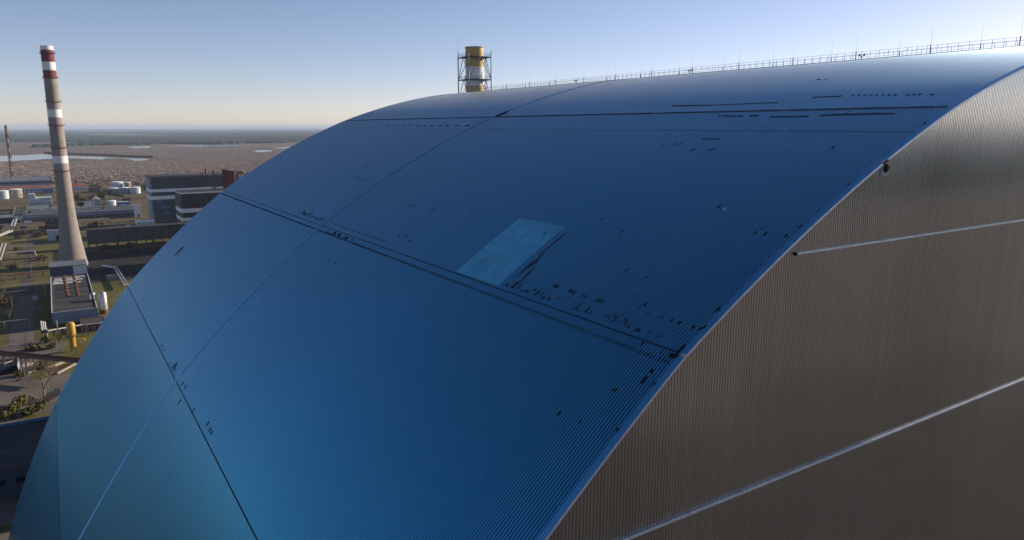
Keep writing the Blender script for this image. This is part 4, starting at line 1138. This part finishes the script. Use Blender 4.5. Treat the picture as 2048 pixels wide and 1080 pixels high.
# ------------------------------------------------------------------ trees and bushes
M_barkl = mat('pale bark', (0.30, 0.25, 0.19), 0.95, var=.3, scale=2, spec=.1); M_twigl = mat('pale twigs', (0.27, 0.205, 0.15), 0.95, var=.25, scale=1, spec=.1)
def bare_tree(label, x, y, h_, spread, seed, group='bare trees about the plant', depth=5):
    r = random.Random(seed); e = empty('bare_tree', (x, y, 0), label, 'tree', group)
    tr = MB(); br_ = MB(); tw = MB()
    def grow(p, d, L, rad, lv):
        q = p + d * L
        (tr if lv == 0 else br_ if lv < 3 else tw).tube(p, q, rad, rad * .66, 6 if lv < 2 else 4 if lv < 3 else 3, False)
        if lv >= depth: return
        for k in range(3 if lv < 3 else 2 + (r.random() < .5)):
            v = Vector((r.uniform(-1, 1), r.uniform(-1, 1), r.uniform(-.15, .6))) * spread
            nd = (d * .75 + v * .75).normalized(); grow(p + d * L * r.uniform(.62, 1.0), nd, L * r.uniform(.58, .82), max(rad * .55, .035), lv + 1)
    grow(Vector((x, y, -.1)), Vector((r.uniform(-.08, .08), r.uniform(-.08, .08), 1)).normalized(), h_ * .30, h_ * .022, 0)
    tr.build('trunk', M_barkl, e); br_.build('limbs', M_barkl, e); tw.build('twigs', M_twigl, e); return e
def leafy(label, x, y, h_, w_, m, seed, name='leafy_tree', cat='tree', group=None, n=420, trunk=True):
    r = random.Random(seed); e = empty(name, (x, y, 0), label, cat, group); mb = MB()
    blobs = [(Vector((r.gauss(0, w_ * .22), r.gauss(0, w_ * .22), h_ * r.uniform(.3, .85))), r.uniform(.18, .34) * w_) for _ in range(9)]
    for i in range(n):
        c, rr = r.choice(blobs); v = Vector((r.gauss(0, 1), r.gauss(0, 1), r.gauss(0, .8))).normalized() * rr * r.uniform(.5, 1.05)
        p = Vector((x, y, 0)) + c + v; p.z = max(p.z, .1); s = r.uniform(.05, .11) * w_
        t = Vector((r.uniform(-1, 1), r.uniform(-1, 1), r.uniform(-1, 1))).normalized(); u = t.cross(v).normalized()
        mb.face([p - t * s, p + u * s * .8, p + t * s]); mb.face([p - t * s * .6 + v * .15, p - u * s, p + t * s * .8])
    mb.build('crown', m, e)
    if trunk:
        mb = MB(); mb.tube((x, y, -.1), (x + .05 * w_, y, h_ * .65), h_ * .035, h_ * .012, 6); mb.build('trunk', M_bark, e)
    return e
def T(px, py): q = G(px, py); return q.x, q.y
bare_tree('large pale bare tree beside the arch foot in the foreground', *T(90, 803), 22, 1.15, 5, depth=6)
for (lab, px, py, hh, sd) in (('slim bare tree on the lit lawn at the left edge', 30, 500, 8, 2), ('bare tree before the dark pipe racks, left', 14, 566, 9, 8), ('bare sapling between two dark pipe racks', 40, 557, 7, 3),
        ('bare tree at the road bend left of the low building', 8, 592, 9, 12), ('bare sapling in the shade by the left edge', 20, 640, 8, 14), ('bare bushy tree in front of the pale hut', 84, 466, 8, 15), ('bare tree behind the zigzag pipes', 60, 452, 7, 16)):
    bare_tree(lab, *T(px, py), hh, .95, sd)
for (lab, px, py, hh, ww, m, sd) in (('round green tree in front of the brown house', 205, 398, 9.5, 13, M_leaf, 1), ('second green tree touching the tank group', 236, 397, 9, 11, M_leaf, 2), ('dark green tree against the chimney on the right', 158, 403, 10, 11, M_leaf, 3),
        ('dark tree left of the white kiosk row', 160, 417, 9, 9, M_leaf, 4), ('small green tree right of the dark green one', 184, 399, 6, 7, M_olive, 9), ('low dark tree by the arch silhouette at the marsh edge', 478, 352, 10, 16, M_leaf, 6)):
    leafy(lab, *T(px, py), hh, ww, m, sd, group='green trees beyond the plant')
for i, (lab, px, py, hh, ww, m) in enumerate((('yellow green bush on the bank in the foreground, left', 22, 826, 2.8, 5.5, M_olive), ('larger olive bush behind the yellow green one', 45, 808, 3.2, 6.5, M_olive), ('dark bush above the blue roof edge', 52, 832, 2.6, 5, M_leaf),
        ('pale scrubby bush near the foot of the bare tree', 72, 822, 2.6, 5, M_olive), ('round bush at the foot of the slab fence', 84, 815, 2.4, 4, M_leaf), ('olive bush under the pipe bridge beside the trestle', 84, 735, 3.2, 6, M_olive), ('low bush at the left edge above the blue roof edge', 6, 838, 2.0, 4.5, M_olive),
        ('bush beside the lean shed', 42, 752, 2.0, 4.5, M_olive), ('dark bush below the white pipe bundle', 92, 686, 3.0, 5, M_leaf), ('dark bush left of the yellow hopper', 103, 697, 2.6, 4.5, M_leaf), ('long low bush on the lit yard edge', 70, 700, 1.8, 6, M_olive))):
    leafy(lab, *T(px, py), hh, ww, m, 40 + i, 'bush', 'bush', 'bushes in the foreground', 260, False)

# ------------------------------------------------------------------ clutter of the plant yard
def lamp(label, x, y, h_=8.5):
    e = empty('lamp_post', (x, y, 0), label, 'lamp post', 'lamp posts of the plant')
    mb = MB(); mb.tube((x, y, 0), (x, y, h_), .14, .08, 6); mb.bar((x, y, h_), (x + 1.6, y - .3, h_ + .35), .09); mb.build('pole', M_conc2, e)
    mb = MB(); mb.box(x + 1.3, x + 2.1, y - .45, y - .15, h_ + .25, h_ + .42); mb.build('lamp_head', M_dsteel, e)
for lab, px, py in (('lamp post at the left edge before the zigzag pipes', 12, 505), ('lamp post by the pale hut wall', 91, 487), ('lamp post on the lawn between the two dark pipe racks', 64, 548), ('lamp post left of the roof with vents', 92, 600),
        ('lamp post on the lit yard left of the white pipes', 52, 690), ('lamp post on the road near the left edge', 26, 622), ('lamp post beside the concrete gallery end', 171, 509), ('lamp post behind the long workshop', 130, 412), ('lamp post in the field by the tanks', 215, 402)):
    lamp(lab, *T(px, py))
def container(label, px, py, m, rot=0, L=6.1):
    q = G(px, py); e = empty('container', (q.x, q.y, 0), label, 'container', 'containers about the plant'); mb = MB()
    lx, ly = (L, 2.5) if not rot else (2.5, L)
    mb.box(q.x, q.x + lx, q.y, q.y + ly, .15, 2.7); mb.build('body', m, e); mb = MB()
    for k in range(int(lx / .5)): mb.box(q.x + .1 + k * .5, q.x + .3 + k * .5, q.y - .06, q.y - .003, .3, 2.55)
    mb.build('ribs', m, e)
    mb = MB(); mb.box(q.x - .05, q.x + lx + .05, q.y - .05, q.y + ly + .05, 2.704, 2.82); mb.build('roof', M_roofb, e)
M_tan = mat('tan paint', (0.36, 0.28, 0.19), .8, var=.2, scale=.6)
for a_ in (('tan container on the lawn left of the pale hut', 66, 470, M_tan, 0), ('rusty container beside the brick shed', 78, 458, M_rust, 0), ('blue container by the zigzag pipes', 40, 458, M_blue, 0), ('white container behind the zigzag pipes', 48, 447, M_white, 0),
        ('rusty container behind the chimney foot on the right', 176, 456, M_rust, 0), ('tan container right of the lime green hut', 232, 459, M_tan, 0), ('pale container in front of the blue sheds', 246, 462, M_palew, 0), ('blue container left of the grey shed', 4, 440, M_blue, 0),
        ('white container on the shaded yard by the low building', 66, 602, M_palew, 1), ('grey container in the deep shade right of the low building', 214, 560, M_blueg, 0), ('brown container in the shade by the chimney foot', 186, 545, M_brick, 0),
        ('white container behind the kiosk row', 150, 408, M_white, 0), ('rusty container in the field right of the white tank', 246, 412, M_rust, 0), ('tan container by the red roofed cottage', 172, 396, M_tan, 0)):
    container(*a_)
M_brownb = mat('brown bush twigs', (0.13, 0.085, 0.055), 0.95, var=.35, scale=.6, spec=.1)
for i, (lab, px, py, hh, ww) in enumerate((('brown bush at the near end of the zigzag pipes', 34, 478, 2.6, 7), ('brown thicket right of the zigzag pipe bend', 48, 470, 3.0, 9), ('brown thicket before the brick shed', 76, 474, 3.4, 9), ('dark brown bush against the brick shed corner', 88, 470, 3.6, 8),
        ('brown bush on the lawn under the bare tree', 36, 500, 2.2, 6), ('brown bush by the dark pipe rack', 84, 520, 2.6, 7), ('brown bush left of the chimney shadow', 24, 538, 2.4, 7), ('brown thicket beside the road, left edge', 6, 610, 3.0, 8),
        ('brown thicket in front of the gallery legs', 215, 500, 2.8, 10), ('brown thicket by the gallery, farther right', 262, 494, 2.8, 10), ('brown bush behind the gallery roof', 190, 452, 3.4, 10), ('brown thicket beside the storage tanks', 215, 388, 5, 14),
        ('brown thicket left of the tank group', 192, 378, 6, 18), ('brown thicket right of the tank group', 290, 380, 6, 16), ('brown thicket below the red roofed cottage', 165, 401, 4, 12), ('brown thicket in the dry field', 255, 402, 3, 12))):
    leafy(lab, *T(px, py), hh, ww, M_brownb, 80 + i, 'brown_bush', 'bush', 'brown bushes about the plant', 240, False)
for i, (lab, px, py, hh) in enumerate((('tall bare tree behind the pale office', 112, 392, 10), ('bare tree by the silos at the far left', 46, 396, 9), ('bare tree in front of the far halls', 86, 386, 9), ('bare tree right of the chimney before the cottage', 178, 384, 10), ('bare tree between cottage and tanks', 208, 380, 11),
        ('bare tree by the road in the field', 226, 404, 8), ('bare tree beside the louvred block corner', 288, 404, 9), ('bare tree in the shade behind the low building', 232, 545, 9), ('bare tree by the pipe bridge at the left edge', 12, 700, 7), ('bare sapling on the bank above the blue roof edge', 60, 818, 5))):
    bare_tree(lab, *T(px, py), hh, .95, 50 + i, depth=5)
def kerb(label, p0, p1, z_=.35, w_=.5, m=M_conc2): beam(label, p0, p1, w_, z_, m, 'kerb', 'kerb', None)
kerb('pale kerb crossing the shaded lawn below the hut', (42, 489), (122, 483)); kerb('pale kerb strip in front of the dark pipe rack', (0, 527), (60, 522)); kerb('long pale kerb left of the chimney', (20, 534), (112, 525))
kerb('pale kerb before the low building on the left', (0, 575), (98, 563)); kerb('low kerb across the shaded yard', (0, 600), (62, 592)); kerb('kerb along the lit yard at the left', (2, 700), (66, 692))
wk = None
for i in range(9):
    mb = MB(); x = -138 + i * 11.6; y = 902 + (i * 7 % 3) * 9; mb.box(x, x + 2.2, y, y + 2.2, 7.0, 9.2); mb.build('roof_vent', M_palew if i % 3 else M_rust, bpy.data.objects['long_workshop'])
